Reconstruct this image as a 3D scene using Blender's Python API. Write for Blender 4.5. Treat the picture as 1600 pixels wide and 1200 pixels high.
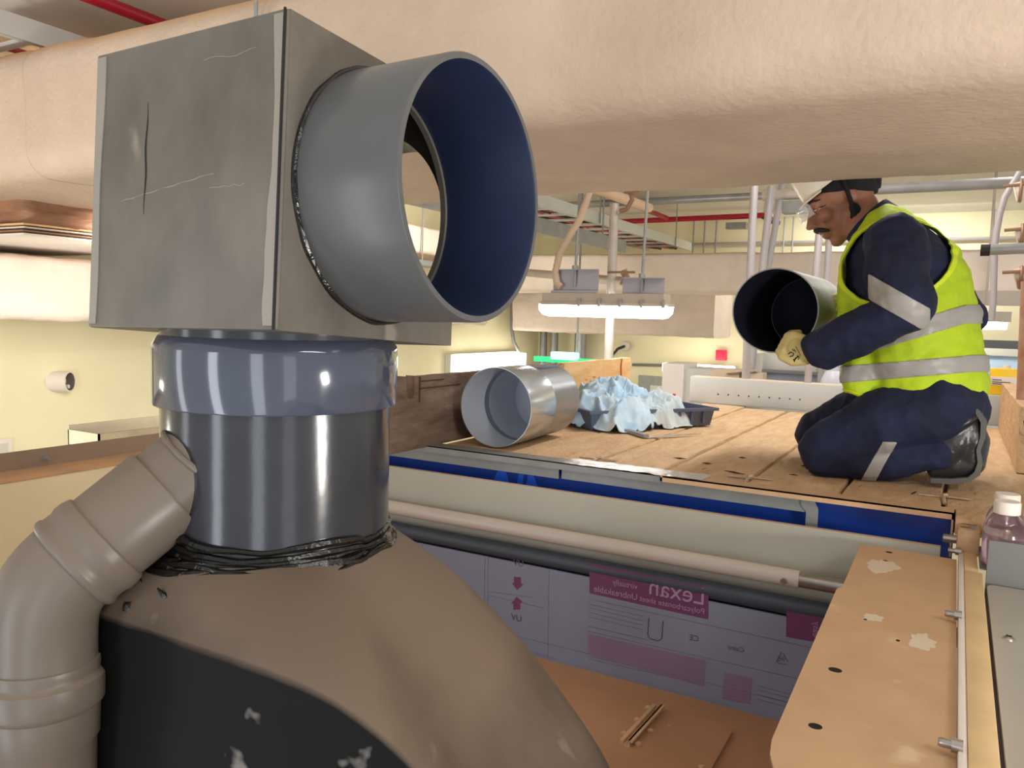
import bpy, bmesh, math, random
from mathutils import Vector, Matrix, noise
random.seed(7)
for o in list(bpy.data.objects): bpy.data.objects.remove(o)
scene = bpy.context.scene
C = scene.collection
pi = math.pi

# ------------------------------------------------------------------ camera
F = 1242.0                      # focal length in pixels of a 1600 x 1200 frame
CAM = Vector((0, 0, .43))       # z = 0 is the top of the plank platform
RIGHT = Vector((.8712, .4901, .0290)).normalized()
FWD = Vector((-.4862, .8699, -.0839)).normalized()
RIGHT = (RIGHT - FWD * RIGHT.dot(FWD)).normalized()
UP = RIGHT.cross(FWD)
cd = bpy.data.cameras.new('camera'); cam = bpy.data.objects.new('camera', cd); C.objects.link(cam)
cd.sensor_fit = 'HORIZONTAL'; cd.sensor_width = 36.0; cd.lens = 36.0 * F / 1600.0
cd.clip_start = .02; cd.clip_end = 100
cam.matrix_world = Matrix((RIGHT, UP, -FWD)).transposed().to_4x4()
cam.location = CAM
scene.camera = cam

# ------------------------------------------------------------------ light
w = bpy.data.worlds.new('world'); scene.world = w; w.use_nodes = True
bg = w.node_tree.nodes['Background']
bg.inputs[0].default_value = (1.0, .97, .93, 1); bg.inputs[1].default_value = .5
vs = scene.view_settings
vs.view_transform = 'Standard'; vs.look = 'None'; vs.gamma = 1; vs.use_curve_mapping = False
vs.exposure = .42
def area(name, loc, target, sx, sy, power, col=(1, .98, .95)):
    l = bpy.data.lights.new(name, 'AREA'); l.shape = 'RECTANGLE'; l.size = sx; l.size_y = sy
    l.energy = power; l.color = col
    o = bpy.data.objects.new(name, l); C.objects.link(o); o.location = loc
    o.rotation_euler = (Vector(target) - Vector(loc)).to_track_quat('-Z', 'Y').to_euler()
    return o
# tall lights for assumed windows behind the camera, none built, and added hall lights
DAY = (.86, .92, 1)
area('assumed_window_light', (.55, -1.75, -.55), (.3, 3, -.3), .55, 2.7, 13, DAY)  # assumed source of the upright streaks on the coupling, no wall stands there
area('assumed_window_light', (-1.25, -1.75, -.55), (-1.2, 3, -.3), .40, 2.7, 17, DAY)
area('assumed_window_light', (2.6, -1.6, -.45), (.6, 2.6, -.2),   .9, 2.6, 7, (.95, .97, 1))
area('assumed_window_light', (-3.4, -1.5, -.4), (-2.4, 2, -.2), .5, 2.5, 10, (.95, .97, 1))
area('duct_fill_light', (1.35, .55, .0), (.1, 2.1, .83), .30, .30, 19, (1, .95, .88))  # added fill aimed up at the duct underside, no lamp stands there
area('duct_fill_light', (-2.75, .35, -.15), (-1.9, 1.9, .83), .30, .30, 13, (1, .95, .88))  # second added fill below the duct, from the left
area('added_hall_light', (1.5, .2, 1.44), (.4, 1.3, 0), 1.2, .12, 9)  # added unseen lights from here down, no fixtures are built for them
area('added_hall_light', (-.4, 3.4, 1.49), (-.6, 3.4, 0), 1.2, .15, 16)
area('added_hall_light', (-.6, 7.75, 1.47), (-.6, 8.2, 0), 1.6, .12, 20)
area('added_hall_light', (.2, 5.2, 1.49), (0, 5.2, 0), 1.3, .12, 9)
area('added_hall_light', (-2.9, 5.0, 1.05), (-4.4, 5.4, .1), .15, 1.6, 20, (1, .95, .82))  # added fill aimed at the left wall, below ceiling height
area('added_hall_light', (-3.1, 2.2, .80), (-4.4, 2.5, -.2), .15, 1.4, 18, (1, .95, .82))  # another added fill for the nearer part of the left wall

# ------------------------------------------------------------------ helpers
def ray(px, py):
    return (RIGHT * ((px - 800) / F) - UP * ((py - 600) / F) + FWD)
def onY(px, py, y): r = ray(px, py); return CAM + r * (y / r.y)
def onX(px, py, x): r = ray(px, py); return CAM + r * (x / r.x)
def onZ(px, py, z): r = ray(px, py); return CAM + r * ((z - CAM.z) / r.z)
def fw(px, py, d): return CAM + ray(px, py) * d

def lin(c):
    return tuple((v / 255 / 12.92) if v / 255 <= .04045 else ((v / 255 + .055) / 1.055) ** 2.4 for v in c)
MATS = {}
def mat(name, col, rough=.6, metal=0., var=.12, scale=6., bump=0., bscale=None, stretch=(1, 1, 1), dust=None,
        dlo=.2, dhi=.75, col2=None, emit=0., trans=0., spec=.5, detail=5, bstretch=None, speck=None, alpha=1., coat=0.):
    if name in MATS: return MATS[name]
    m = bpy.data.materials.new(name); m.use_nodes = True; MATS[name] = m
    nt = m.node_tree; N = nt.nodes; L = nt.links; b = N['Principled BSDF']
    c = lin(col)
    b.inputs['Roughness'].default_value = rough; b.inputs['Metallic'].default_value = metal
    b.inputs['Specular IOR Level'].default_value = spec
    b.inputs['Coat Weight'].default_value = coat
    if trans: b.inputs['Transmission Weight'].default_value = trans; b.inputs['IOR'].default_value = 1.35
    if alpha < 1: b.inputs['Alpha'].default_value = alpha
    if emit:
        b.inputs['Emission Color'].default_value = (*c, 1); b.inputs['Emission Strength'].default_value = emit
    tc = N.new('ShaderNodeTexCoord'); mp = N.new('ShaderNodeMapping'); mp.inputs['Scale'].default_value = stretch
    L.new(tc.outputs['Object'], mp.inputs['Vector'])
    out = None
    if var or col2:
        n = N.new('ShaderNodeTexNoise'); n.inputs['Scale'].default_value = scale; n.inputs['Detail'].default_value = detail
        n.inputs['Roughness'].default_value = .6
        L.new(mp.outputs[0], n.inputs['Vector'])
        r = N.new('ShaderNodeValToRGB'); r.color_ramp.elements[0].position = .3; r.color_ramp.elements[1].position = .7
        a = lin(col2) if col2 else tuple(v * (1 - var) for v in c)
        z = c if col2 else tuple(min(1, v * (1 + var)) for v in c)
        r.color_ramp.elements[0].color = (*a, 1); r.color_ramp.elements[1].color = (*z, 1)
        L.new(n.outputs['Fac'], r.inputs['Fac']); out = r.outputs['Color']
    if speck:
        n2 = N.new('ShaderNodeTexNoise'); n2.inputs['Scale'].default_value = speck[1]; n2.inputs['Detail'].default_value = 3
        L.new(mp.outputs[0], n2.inputs['Vector'])
        r2 = N.new('ShaderNodeMapRange'); r2.inputs[1].default_value = speck[2]; r2.inputs[2].default_value = speck[2] + .06
        L.new(n2.outputs['Fac'], r2.inputs[0])
        mx = N.new('ShaderNodeMix'); mx.data_type = 'RGBA'
        L.new(r2.outputs[0], mx.inputs['Factor'])
        if out: L.new(out, mx.inputs['A'])
        else: mx.inputs['A'].default_value = (*c, 1)
        mx.inputs['B'].default_value = (*lin(speck[0]), 1); out = mx.outputs['Result']
    if dust:
        g = N.new('ShaderNodeNewGeometry'); s = N.new('ShaderNodeSeparateXYZ'); L.new(g.outputs['Normal'], s.inputs[0])
        nd = N.new('ShaderNodeTexNoise'); nd.inputs['Scale'].default_value = 9; nd.inputs['Detail'].default_value = 6
        L.new(tc.outputs['Object'], nd.inputs['Vector'])
        ad = N.new('ShaderNodeMath'); ad.operation = 'MULTIPLY_ADD'; ad.inputs[1].default_value = .45
        L.new(nd.outputs['Fac'], ad.inputs[0]); L.new(s.outputs['Z'], ad.inputs[2])
        mr = N.new('ShaderNodeMapRange'); mr.inputs[1].default_value = dlo + .22; mr.inputs[2].default_value = dhi + .22
        L.new(ad.outputs[0], mr.inputs[0])
        mx = N.new('ShaderNodeMix'); mx.data_type = 'RGBA'; L.new(mr.outputs[0], mx.inputs['Factor'])
        if out: L.new(out, mx.inputs['A'])
        else: mx.inputs['A'].default_value = (*c, 1)
        mx.inputs['B'].default_value = (*lin(dust), 1); out = mx.outputs['Result']
        rr = N.new('ShaderNodeMapRange'); rr.inputs[3].default_value = rough; rr.inputs[4].default_value = .75
        L.new(mr.outputs[0], rr.inputs[0]); L.new(rr.outputs[0], b.inputs['Roughness'])
    if out: L.new(out, b.inputs['Base Color'])
    else: b.inputs['Base Color'].default_value = (*c, 1)
    if bump:
        mp2 = N.new('ShaderNodeMapping'); mp2.inputs['Scale'].default_value = bstretch or stretch
        L.new(tc.outputs['Object'], mp2.inputs['Vector'])
        nb = N.new('ShaderNodeTexNoise'); nb.inputs['Scale'].default_value = bscale or scale * 3; nb.inputs['Detail'].default_value = 6
        L.new(mp2.outputs[0], nb.inputs['Vector'])
        bp = N.new('ShaderNodeBump'); bp.inputs['Strength'].default_value = min(1, bump); bp.inputs['Distance'].default_value = .01
        L.new(nb.outputs['Fac'], bp.inputs['Height']); L.new(bp.outputs[0], b.inputs['Normal'])
    return m

ORG = {}
def frame(d):
    d = Vector(d).normalized()
    a = Vector((0, 0, 1)) if abs(d.z) < .9 else Vector((1, 0, 0))
    u = d.cross(a).normalized(); v = d.cross(u).normalized()
    return u, v
class MB:
    def __init__(s): s.v = []; s.f = []; s.mi = []; s.cur = 0
    def add(s, vs, fs):
        o = len(s.v); s.v += [Vector(p) for p in vs]
        s.f += [tuple(i + o for i in f) for f in fs]; s.mi += [s.cur] * len(fs); return s
    def box(s, x0, x1, y0, y1, z0, z1, M=None, bev=0):
        if bev:
            bm = bmesh.new(); bmesh.ops.create_cube(bm, size=1)
            for v in bm.verts: v.co = Vector((x0 + (v.co.x + .5) * (x1 - x0), y0 + (v.co.y + .5) * (y1 - y0), z0 + (v.co.z + .5) * (z1 - z0)))
            bmesh.ops.bevel(bm, geom=list(bm.edges), offset=bev, segments=2, profile=.6, affect='EDGES')
            bm.verts.index_update()
            vs = [(M @ v.co if M else v.co.copy()) for v in bm.verts]; fs = [[v.index for v in f.verts] for f in bm.faces]; bm.free()
            return s.add(vs, fs)
        vs = [Vector((x, y, z)) for z in (z0, z1) for y in (y0, y1) for x in (x0, x1)]
        if M: vs = [M @ v for v in vs]
        return s.add(vs, [(0, 2, 3, 1), (4, 5, 7, 6), (0, 1, 5, 4), (2, 6, 7, 3), (0, 4, 6, 2), (1, 3, 7, 5)])
    def tube(s, path, r, seg=12, cap=True, closed=False, sy=1.0):
        path = [Vector(p) for p in path]; n = len(path)
        rs = r if isinstance(r, (list, tuple)) else [r] * n
        vs = []; d0 = (path[1] - path[0]); u, v = frame(d0); prev = d0.normalized()
        for i, p in enumerate(path):
            if closed: d = path[(i + 1) % n] - path[i - 1]
            else: d = path[min(i + 1, n - 1)] - path[max(i - 1, 0)]
            d = d.normalized() if d.length > 1e-9 else prev
            q = prev.rotation_difference(d); u = q @ u; v = q @ v; prev = d
            for k in range(seg):
                a = 2 * pi * k / seg
                vs.append(p + (u * math.cos(a) + v * math.sin(a) * sy) * rs[i])
        fs = []
        for i in range(n if closed else n - 1):
            for k in range(seg):
                a = i * seg + k; b = i * seg + (k + 1) % seg; c = ((i + 1) % n) * seg + (k + 1) % seg; d = ((i + 1) % n) * seg + k
                fs.append((a, b, c, d))
        if cap and not closed:
            fs.append(tuple(reversed(range(seg)))); fs.append(tuple((n - 1) * seg + k for k in range(seg)))
        return s.add(vs, fs)
    def lathe(s, prof, base, axis=(0, 0, 1), seg=48, close=False):
        # prof: (radius, distance along the axis); closed profile if close
        base = Vector(base); ax = Vector(axis).normalized(); u, v = frame(ax); n = len(prof); vs = []
        for (r, h) in prof:
            for k in range(seg):
                a = 2 * pi * k / seg; vs.append(base + ax * h + (u * math.cos(a) + v * math.sin(a)) * r)
        fs = []
        for i in range(n if close else n - 1):
            j = (i + 1) % n
            for k in range(seg): fs.append((i * seg + k, i * seg + (k + 1) % seg, j * seg + (k + 1) % seg, j * seg + k))
        return s.add(vs, fs)
    def prism(s, pts, z0, z1, M=None):
        n = len(pts); vs = [Vector((p[0], p[1], z0)) for p in pts] + [Vector((p[0], p[1], z1)) for p in pts]
        if M: vs = [M @ v for v in vs]
        return s.add(vs, [tuple(reversed(range(n))), tuple(range(n, 2 * n))] + [(i, (i + 1) % n, (i + 1) % n + n, i + n) for i in range(n)])
    def ball(s, c, r, seg=14, ring=8, M=None):
        r = r if isinstance(r, (tuple, list)) else (r, r, r); vs = []; c = Vector(c)
        for i in range(1, ring):
            t = pi * i / ring
            for k in range(seg):
                a = 2 * pi * k / seg; p = Vector((r[0] * math.sin(t) * math.cos(a), r[1] * math.sin(t) * math.sin(a), r[2] * math.cos(t)))
                vs.append(c + (M @ p if M else p))
        T = Vector((0, 0, r[2])); vs.append(c + (M @ T if M else T)); vs.append(c - (M @ T if M else T)); nt = len(vs)
        fs = []
        for i in range(ring - 2):
            for k in range(seg): fs.append((i * seg + k, (i + 1) * seg + k, (i + 1) * seg + (k + 1) % seg, i * seg + (k + 1) % seg))
        for k in range(seg): fs.append((nt - 2, k, (k + 1) % seg)); fs.append((nt - 1, (ring - 2) * seg + (k + 1) % seg, (ring - 2) * seg + k))
        return s.add(vs, fs)
    def grid(s, fn, nu, nv, wrap=False):
        vs = [fn(i / (nu if wrap else nu - 1), j / (nv - 1)) for j in range(nv) for i in range(nu)]
        fs = []
        for j in range(nv - 1):
            for i in range(nu if wrap else nu - 1):
                fs.append((j * nu + i, j * nu + (i + 1) % nu, (j + 1) * nu + (i + 1) % nu, (j + 1) * nu + i))
        return s.add(vs, fs)
    def build(s, name, mats, parent=None, smooth=40, fix=True):
        return link_mesh(name, s.v, s.f, s.mi, mats, parent, smooth, fix)
def link_mesh(name, vs, fs, mi, mats, parent=None, smooth=40, fix=True):
    vs = [Vector(v) for v in vs]
    if parent is None:
        xs = [v.x for v in vs]; ys = [v.y for v in vs]; zs = [v.z for v in vs]
        org = Vector(((min(xs) + max(xs)) / 2, (min(ys) + max(ys)) / 2, min(zs)))
    else: org = ORG[parent.name]
    me = bpy.data.meshes.new(name); me.from_pydata([tuple(v - org) for v in vs], [], fs)
    mats = mats if isinstance(mats, (list, tuple)) else [mats]
    for m in mats: me.materials.append(m)
    if len(mats) > 1:
        for p, i in zip(me.polygons, mi): p.material_index = i
    if fix:
        bm = bmesh.new(); bm.from_mesh(me); bmesh.ops.recalc_face_normals(bm, faces=bm.faces); bm.to_mesh(me); bm.free()
    if smooth:
        me.polygons.foreach_set('use_smooth', [True] * len(me.polygons)); me.set_sharp_from_angle(angle=math.radians(smooth))
    me.update()
    o = bpy.data.objects.new(name, me); C.objects.link(o); ORG[o.name] = org
    if parent is None: o.location = org
    else: o.parent = parent
    return o
def tag(o, label=None, cat=None, group=None, kind=None):
    if label: o['label'] = label
    if cat: o['category'] = cat
    if group: o['group'] = group
    if kind: o['kind'] = kind
    return o
def thing(name, label, cat, loc, group=None):
    o = bpy.data.objects.new(name, None); C.objects.link(o); o.location = loc; o.empty_display_size = .05
    ORG[o.name] = Vector(loc); return tag(o, label, cat, group)
def dup(src, delta, parent=None):
    o = src.copy(); C.objects.link(o); o.parent = parent or src.parent; o.location = src.location + Vector(delta)
    ORG[o.name] = ORG[src.name] + Vector(delta); return o
def arc(c, r, a0, a1, n, u=Vector((1, 0, 0)), v=Vector((0, 0, 1))):
    return [Vector(c) + u * r * math.cos(a0 + (a1 - a0) * i / n) + v * r * math.sin(a0 + (a1 - a0) * i / n) for i in range(n + 1)]
def rrect(w, h, r, n=5):
    pts = []
    for cx, cy, a in ((w - r, h - r, 0), (-w + r, h - r, pi / 2), (-w + r, -h + r, pi), (w - r, -h + r, 1.5 * pi)):
        pts += [(cx + r * math.cos(a + pi / 2 * i / n), cy + r * math.sin(a + pi / 2 * i / n)) for i in range(n + 1)]
    return pts
def fbm(p, s=1., o=4): return noise.fractal(Vector(p) * s, 1.0, 2.0, o)
def text_mesh(txt, size, M, name, material, parent):
    cu = bpy.data.curves.new('txt', 'FONT'); cu.body = txt; cu.size = size; cu.extrude = 0; cu.resolution_u = 3
    cu.align_x = 'LEFT'
    t = bpy.data.objects.new('txt', cu); C.objects.link(t)
    dg = bpy.context.evaluated_depsgraph_get(); me = bpy.data.meshes.new_from_object(t.evaluated_get(dg))
    vs = [M @ v.co for v in me.vertices]; fs = [tuple(p.vertices) for p in me.polygons]
    bpy.data.objects.remove(t); bpy.data.curves.remove(cu); bpy.data.meshes.remove(me)
    return link_mesh(name, vs, fs, [0] * len(fs), material, parent, smooth=0, fix=False)
def blob(mb, voxel, smooth=6):
    """fuse overlapping closed shapes into one continuous skin; returns (verts, faces)"""
    me = bpy.data.meshes.new('blob'); me.from_pydata([tuple(v) for v in mb.v], [], mb.f)
    bm = bmesh.new(); bm.from_mesh(me); bmesh.ops.recalc_face_normals(bm, faces=bm.faces); bm.to_mesh(me); bm.free()
    o = bpy.data.objects.new('blob', me); C.objects.link(o)
    r = o.modifiers.new('r', 'REMESH'); r.mode = 'VOXEL'; r.voxel_size = voxel
    sm = o.modifiers.new('s', 'SMOOTH'); sm.factor = .5; sm.iterations = smooth
    dg = bpy.context.evaluated_depsgraph_get(); m2 = bpy.data.meshes.new_from_object(o.evaluated_get(dg))
    vs = [v.co.copy() for v in m2.vertices]; fs = [tuple(p.vertices) for p in m2.polygons]
    bpy.data.objects.remove(o); bpy.data.meshes.remove(me); bpy.data.meshes.remove(m2)
    return vs, fs

# ------------------------------------------------------------------ materials
M_wall = mat('cream_paint', (238, 230, 194), .7, var=.05, scale=1.5)
M_ceil = mat('white_paint', (232, 230, 222), .8, var=.04)
M_floor = mat('concrete', (200, 190, 176), .8, var=.15)
M_duct = mat('duct_cloth', (193, 172, 152), .8, var=.10, scale=3.5, bump=.35, bscale=60, dust=(205, 160, 112), dlo=.35, dhi=1.0)
M_duct2 = mat('duct_cloth_far', (226, 210, 198), .7, var=.08, scale=4, bump=.8, bscale=16, dust=(206, 170, 140), dlo=.5, dhi=1.1)
M_duct3 = mat('duct_cloth_brown', (150, 108, 80), .6, var=.3, scale=7, bump=.8, bscale=12, stretch=(1, 1, 4))
M_box = mat('grey_pvc_sheet', (104, 98, 90), .4, var=.32, scale=9, bump=.05, bscale=40, speck=((140, 132, 120), 16, .67), stretch=(1, 1, .6), detail=8)
M_strip = mat('bare_pvc_edge', (150, 143, 132), .55, var=.08)
M_pvc = mat('grey_pvc', (86, 87, 88), .3, var=.14, scale=5, bump=.03, bscale=30)
M_navy = mat('bluish_light_inside', (36, 46, 74), .42, var=.25, scale=5)  # no lining: bluish light inside the collars is put into the colour
M_neck = mat('dark_pvc_neck', (50, 52, 58), .16, var=.2, scale=6, bump=.03, bscale=25, dust=(120, 108, 96), dlo=.3, dhi=1)
M_sock = mat('glossy_blue_grey_pvc', (70, 76, 92), .12, var=.08, scale=4, coat=.5)
M_hood = mat('pvc_hood', (12, 12, 12), .6, spec=.15, var=.25, scale=7, bump=.05, bscale=50, dust=(118, 102, 89), dlo=.2, dhi=.78, speck=((120, 116, 110), 19, .69))  # near-black on steep faces, paler brown where the surface faces up
M_branch = mat('dusty_grey_pipe', (108, 98, 88), .36, var=.10, scale=5, bump=.03, bscale=40, dust=(128, 113, 99), dlo=.1, dhi=.9)
M_tar = mat('black_sealant', (22, 21, 20), .1, var=.3, scale=20, bump=.3, bscale=60)
M_white = mat('white_enamel', (184, 181, 168), .4, var=.03, scale=4, dust=(206, 170, 138), dlo=.6, dhi=.95)
M_tube = mat('white_tube', (196, 186, 178), .25, var=.05, scale=5, stretch=(.3, 1, 1), dust=(208, 192, 178), dlo=.6, dhi=1.1)
M_roll = mat('dark_rubber', (64, 70, 82), .45, var=.1)
M_sheet = mat('film_covered_polycarbonate', (132, 137, 158), .2, var=.06, scale=2)
M_mag = mat('magenta_print', (112, 60, 102), .3, var=.06)
M_pink = mat('pink_print', (132, 112, 138), .3, var=.08)
M_ink = mat('grey_print', (82, 80, 98), .4, var=0)
M_inkl = mat('pale_print', (168, 140, 174), .4, var=0)
M_tan = mat('dusty_tan_metal', (206, 168, 130), .7, var=.08, scale=7, bump=.05, bscale=50, speck=((222, 194, 160), 9, .64))
M_tan2 = mat('dusty_tan_deck', (184, 138, 104), .75, var=.08, scale=6, speck=((225, 190, 160), 26, .70))
M_paint = mat('white_paint_splash', (226, 208, 186), .6, var=.05)
M_grey = mat('grey_enamel', (172, 168, 160), .45, var=.03)
M_dgrey = mat('dark_and_shaded_grey', (120, 120, 120), .5, var=.05)
M_blue = mat('blue_panel_paint', (24, 62, 158), .3, var=.12, scale=3)
M_lblue = mat('bright_blue', (30, 98, 235), .4, var=.08)
M_galv = mat('galvanised', (168, 170, 172), .38, metal=.75, var=.12, scale=14)
M_galvd = mat('dull_galvanised', (150, 152, 150), .5, metal=.4, var=.12, scale=12)
M_shiny = mat('bright_galvanised', (196, 203, 212), .24, metal=.9, var=.06, scale=6)
M_shinyd = mat('satin_galvanised', (160, 164, 170), .33, metal=.85, var=.08, scale=5)
M_steel = mat('steel', (176, 170, 166), .3, metal=.9, var=.1, scale=30)
M_black = mat('black', (16, 16, 18), .6, var=0)
M_wood = mat('weathered_plank', (224, 190, 148), .8, scale=6, stretch=(5, 1.2, 5), col2=(200, 160, 120), bump=.7, bscale=14, bstretch=(5, 2.5, 5), speck=((168, 126, 94), 9, .70), detail=9)
M_wood2 = mat('rotten_wood_shade_tone', (134, 112, 96), .9, scale=5, stretch=(6, 1, 4), col2=(88, 68, 54), bump=1, bscale=8, bstretch=(4, 1.5, 4))  # brown rotten wood with the near end's shade put into the colour
M_wood3 = mat('lamplit_pine_tone', (230, 196, 144), .8, scale=4, stretch=(5, 1, 4), col2=(206, 160, 104), bump=.5, bscale=9, speck=((170, 110, 70), 9, .68))  # lamp glow on the far end of the board put into the colour
M_light = mat('lamp_diffuser', (255, 255, 250), .5, var=0, emit=13)
M_lightw = mat('lamp_diffuser_warm', (255, 250, 235), .5, var=0, emit=4.5)
M_red = mat('red_pipe_paint', (176, 24, 52), .4, var=.1)
M_redc = mat('red_cable', (196, 92, 92), .6, var=.1)
M_cable = mat('dark_cable', (52, 54, 58), .6, var=.1)
M_tray = mat('pale_tray', (206, 208, 204), .45, metal=.2, var=.06, dust=(214, 184, 148), dlo=.5, dhi=1)
M_lampbody = mat('lamp_body', (176, 164, 152), .6, var=.08, dust=(196, 160, 124), dlo=.3, dhi=.9)
M_plastic = mat('clear_plastic', (250, 244, 246), .08, var=0, trans=1.0)
M_pinkliq = mat('pink_liquid', (250, 222, 236), .1, var=0, trans=.7)
M_cap = mat('cap_white', (232, 222, 214), .5, var=.03)

# ------------------------------------------------------------------ room shell
XL, YB, ZC, ZF = -4.4, 8.5, 1.515, -2.6
b = MB().box(XL - .1, 4.2, -1.6, YB + .1, ZF - .1, ZF); tag(b.build('floor', M_floor), 'grey concrete hall floor far below the platform', 'floor', kind='structure')
b = MB().box(XL - .1, 4.2, -1.6, YB + .1, ZC, ZC + .1); tag(b.build('ceiling', M_ceil), 'white painted hall ceiling above the ducts', 'ceiling', kind='structure')
b = MB().box(XL - .1, 4.2, YB, YB + .1, ZF, ZC); tag(b.build('wall_back', M_wall), 'cream wall behind the worker at the far end', 'wall', kind='structure')
b = MB().box(XL - .1, XL, -1.6, YB, ZF, ZC); tag(b.build('wall_left', M_wall), 'bright cream side wall left of the dark stack', 'wall', kind='structure')

# ------------------------------------------------------------------ exhaust stack in the foreground
AX, AY = -.688, .674
S = thing('exhaust_stack', 'large dark grey plastic exhaust stack with cube box and round side opening', 'exhaust stack', (AX, AY, -.5))
# cube junction box (leans a little)
BC = Vector((AX + .002, AY + .002, .399)); HX, HY, HZ = .1405, .1465, .294; TH = .007
BM = Matrix.Translation(BC) @ Matrix.Rotation(-.022, 4, 'Y') @ Matrix.Rotation(-.066, 4, 'X')
def holed(mb, hu, hv, cv, r, fn, th, seg=72):
    vs = []
    for wv in (0, th):
        for rad in (0, 1):
            for k in range(seg):
                a = 2 * pi * (k + .0) / seg; c, s_ = math.cos(a), math.sin(a)
                if rad: u, v = c * r, s_ * r + cv
                else:
                    q = max(abs(c), abs(s_)); u, v = c / q * hu, s_ / q * hv
                vs.append(fn(u, v, wv))
    q = seg; fs = []
    for k in range(seg):
        j = (k + 1) % seg
        fs += [(k, j, q + j, q + k), (2 * q + k, 3 * q + k, 3 * q + j, 2 * q + j), (q + k, q + j, 3 * q + j, 3 * q + k), (k, 2 * q + k, 2 * q + j, j)]
    mb.add(vs, fs)
RO, RI = .1310, .1235
CZ = HZ / 2 + .003
mb = MB()
mb.box(-HX, HX, -HY, -HY + TH, 0, HZ, BM, bev=.003)
mb.box(-HX, -HX + TH, -HY + TH, HY, 0, HZ, BM)
mb.box(-HX + TH, HX - TH, -HY + TH, HY - TH, HZ - TH, HZ, BM)
holed(mb, HX - TH, HY - TH, 0, .118, lambda u, v, q: BM @ Vector((u, v, q)), TH)
holed(mb, HY - TH / 2, HZ / 2, CZ - HZ / 2, RI - .004, lambda u, v, q: BM @ Vector((HX - q, u, v + HZ / 2)), TH)
holed(mb, HX - TH, HZ / 2, CZ - HZ / 2, RI, lambda u, v, q: BM @ Vector((u, HY - q, v + HZ / 2)), TH)
jb = mb.build('junction_box', M_box, S)
def wavy_strip(x0, x1f, n=26):
    vs = []; fs = []
    for i in range(n):
        t = i / (n - 1); z = .004 + t * (HZ - .008)
        for x in (x0, x1f(t)): vs.append(BM @ Vector((x, -HY - .0010, z)))
        for x in (x0, x1f(t)): vs.append(BM @ Vector((x, -HY + .0005, z)))
    for i in range(n - 1):
        a = i * 4; c = a + 4
        fs += [(a, a + 1, c + 1, c), (a + 1, a + 3, c + 3, c + 1), (a, c, c + 2, a + 2)]
    return MB().add(vs, fs)
wavy_strip(-HX + .0035, lambda t: -HX + .014 + .003 * t + .0015 * math.sin(t * 9)).build('edge_strip', M_strip, jb)
wavy_strip(HX - .004, lambda t: HX - .014 - .003 * math.sin(t * 6.3 + .6) - .002 * noise.noise((t * 9, 0, 0))).build('edge_strip', M_strip, jb)
mb = MB(); mb.tube([BM @ Vector((HX - .0025, -HY - .0006, z * HZ / 20)) for z in range(21)], .0014, 6); mb.build('seam_groove', M_black, jb)
# a long scratch and scuff marks on the front sheet
mb = MB()
sc = [(.0 - .052 + .001 * math.sin(i), .232 - i * .0096) for i in range(13)]
mb.tube([BM @ Vector((x, -HY - .0001, z)) for x, z in sc], [.0002 + .0009 * math.sin(pi * i / 12) for i in range(13)], 6); mb.build('scratch', M_black, jb)
for pts, rr in (([(-.092 + i * .0095, .133 + i * .0012 + .0006 * math.sin(i * 2)) for i in range(16)], [.0001 + .0005 * abs(math.sin(i * .9)) for i in range(16)]),
                ([(.03 + i * .009, .262 + .002 * math.sin(i)) for i in range(9)], [.0003] * 9), ([(.045 + i * .007, .137 + .0015 * math.sin(i * 3)) for i in range(8)], [.0004] * 8)):
    mb = MB(); mb.tube([BM @ Vector((x, -HY - .00005, z)) for x, z in pts], rr, 6); mb.build('scuff_mark', M_strip, jb)
# round collars: side (towards +x) and rear (towards +y)
def collar(axis, start, length, name):
    c = BM @ Vector((0, 0, CZ)); d = (BM.to_3x3() @ Vector(axis)).normalized(); mb = MB()
    mb.cur = 0; mb.lathe([(RI + .0005, start + .001), (RO, start + .001), (RO, start + length - .0015), (RO - .001, start + length), (RI + .001, start + length)], c, d, 96)
    mb.cur = 1; mb.lathe([(RI + .001, start + length), (RI, start + length - .002), (RI, start - TH - .001), (RI + .0005, start - TH)], c, d, 96)
    return mb.build(name, [M_pvc, M_navy], S, 50)
sc_ = collar((1, 0, 0), HX, .120, 'side_collar')
tag(collar((0, 1, 0), HY, .085, 'rear_collar'))
c0 = BM @ Vector((HX + .001, 0, CZ)); u0 = BM.to_3x3() @ Vector((0, 1, 0)); v0 = BM.to_3x3() @ Vector((0, 0, 1))
mb = MB(); mb.tube([c0 + (u0 * math.cos(a) + v0 * math.sin(a)) * (RO + .0005 + .0012 * noise.noise((a * 4, 1, 0))) for a in [2 * pi * i / 90 for i in range(90)]],
                   [.0032 + .0012 * noise.noise((i * .35, 0, 3)) for i in range(90)], 8, closed=True)
mb.build('weld_bead', M_tar, sc_)
# coupling and neck
mb = MB(); A0 = (AX, AY, 0)
mb.lathe([(.118, .405), (.124, .4035), (.130, .399), (.1355, .391), (.1365, .386), (.1365, .325), (.1355, .3235), (.129, .3235)], A0, seg=96)
mb.build('socket_coupling', M_sock, S, 50)
mb = MB(); mb.lathe([(.118, .410), (.1285, .410), (.1285, .16)], A0, seg=96); mb.build('neck_pipe', M_neck, S)
mb = MB(); th0 = math.atan2(-.7, -.1)
mb.box(-.0009, .0009, -.0006, .0006, .325, .386, Matrix.Translation((AX + .1366 * math.cos(-2.03), AY + .1366 * math.sin(-2.03), 0)) @ Matrix.Rotation(-2.03 + pi / 2, 4, 'Z')); mb.build('coupling_seam', M_strip, S)
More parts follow.
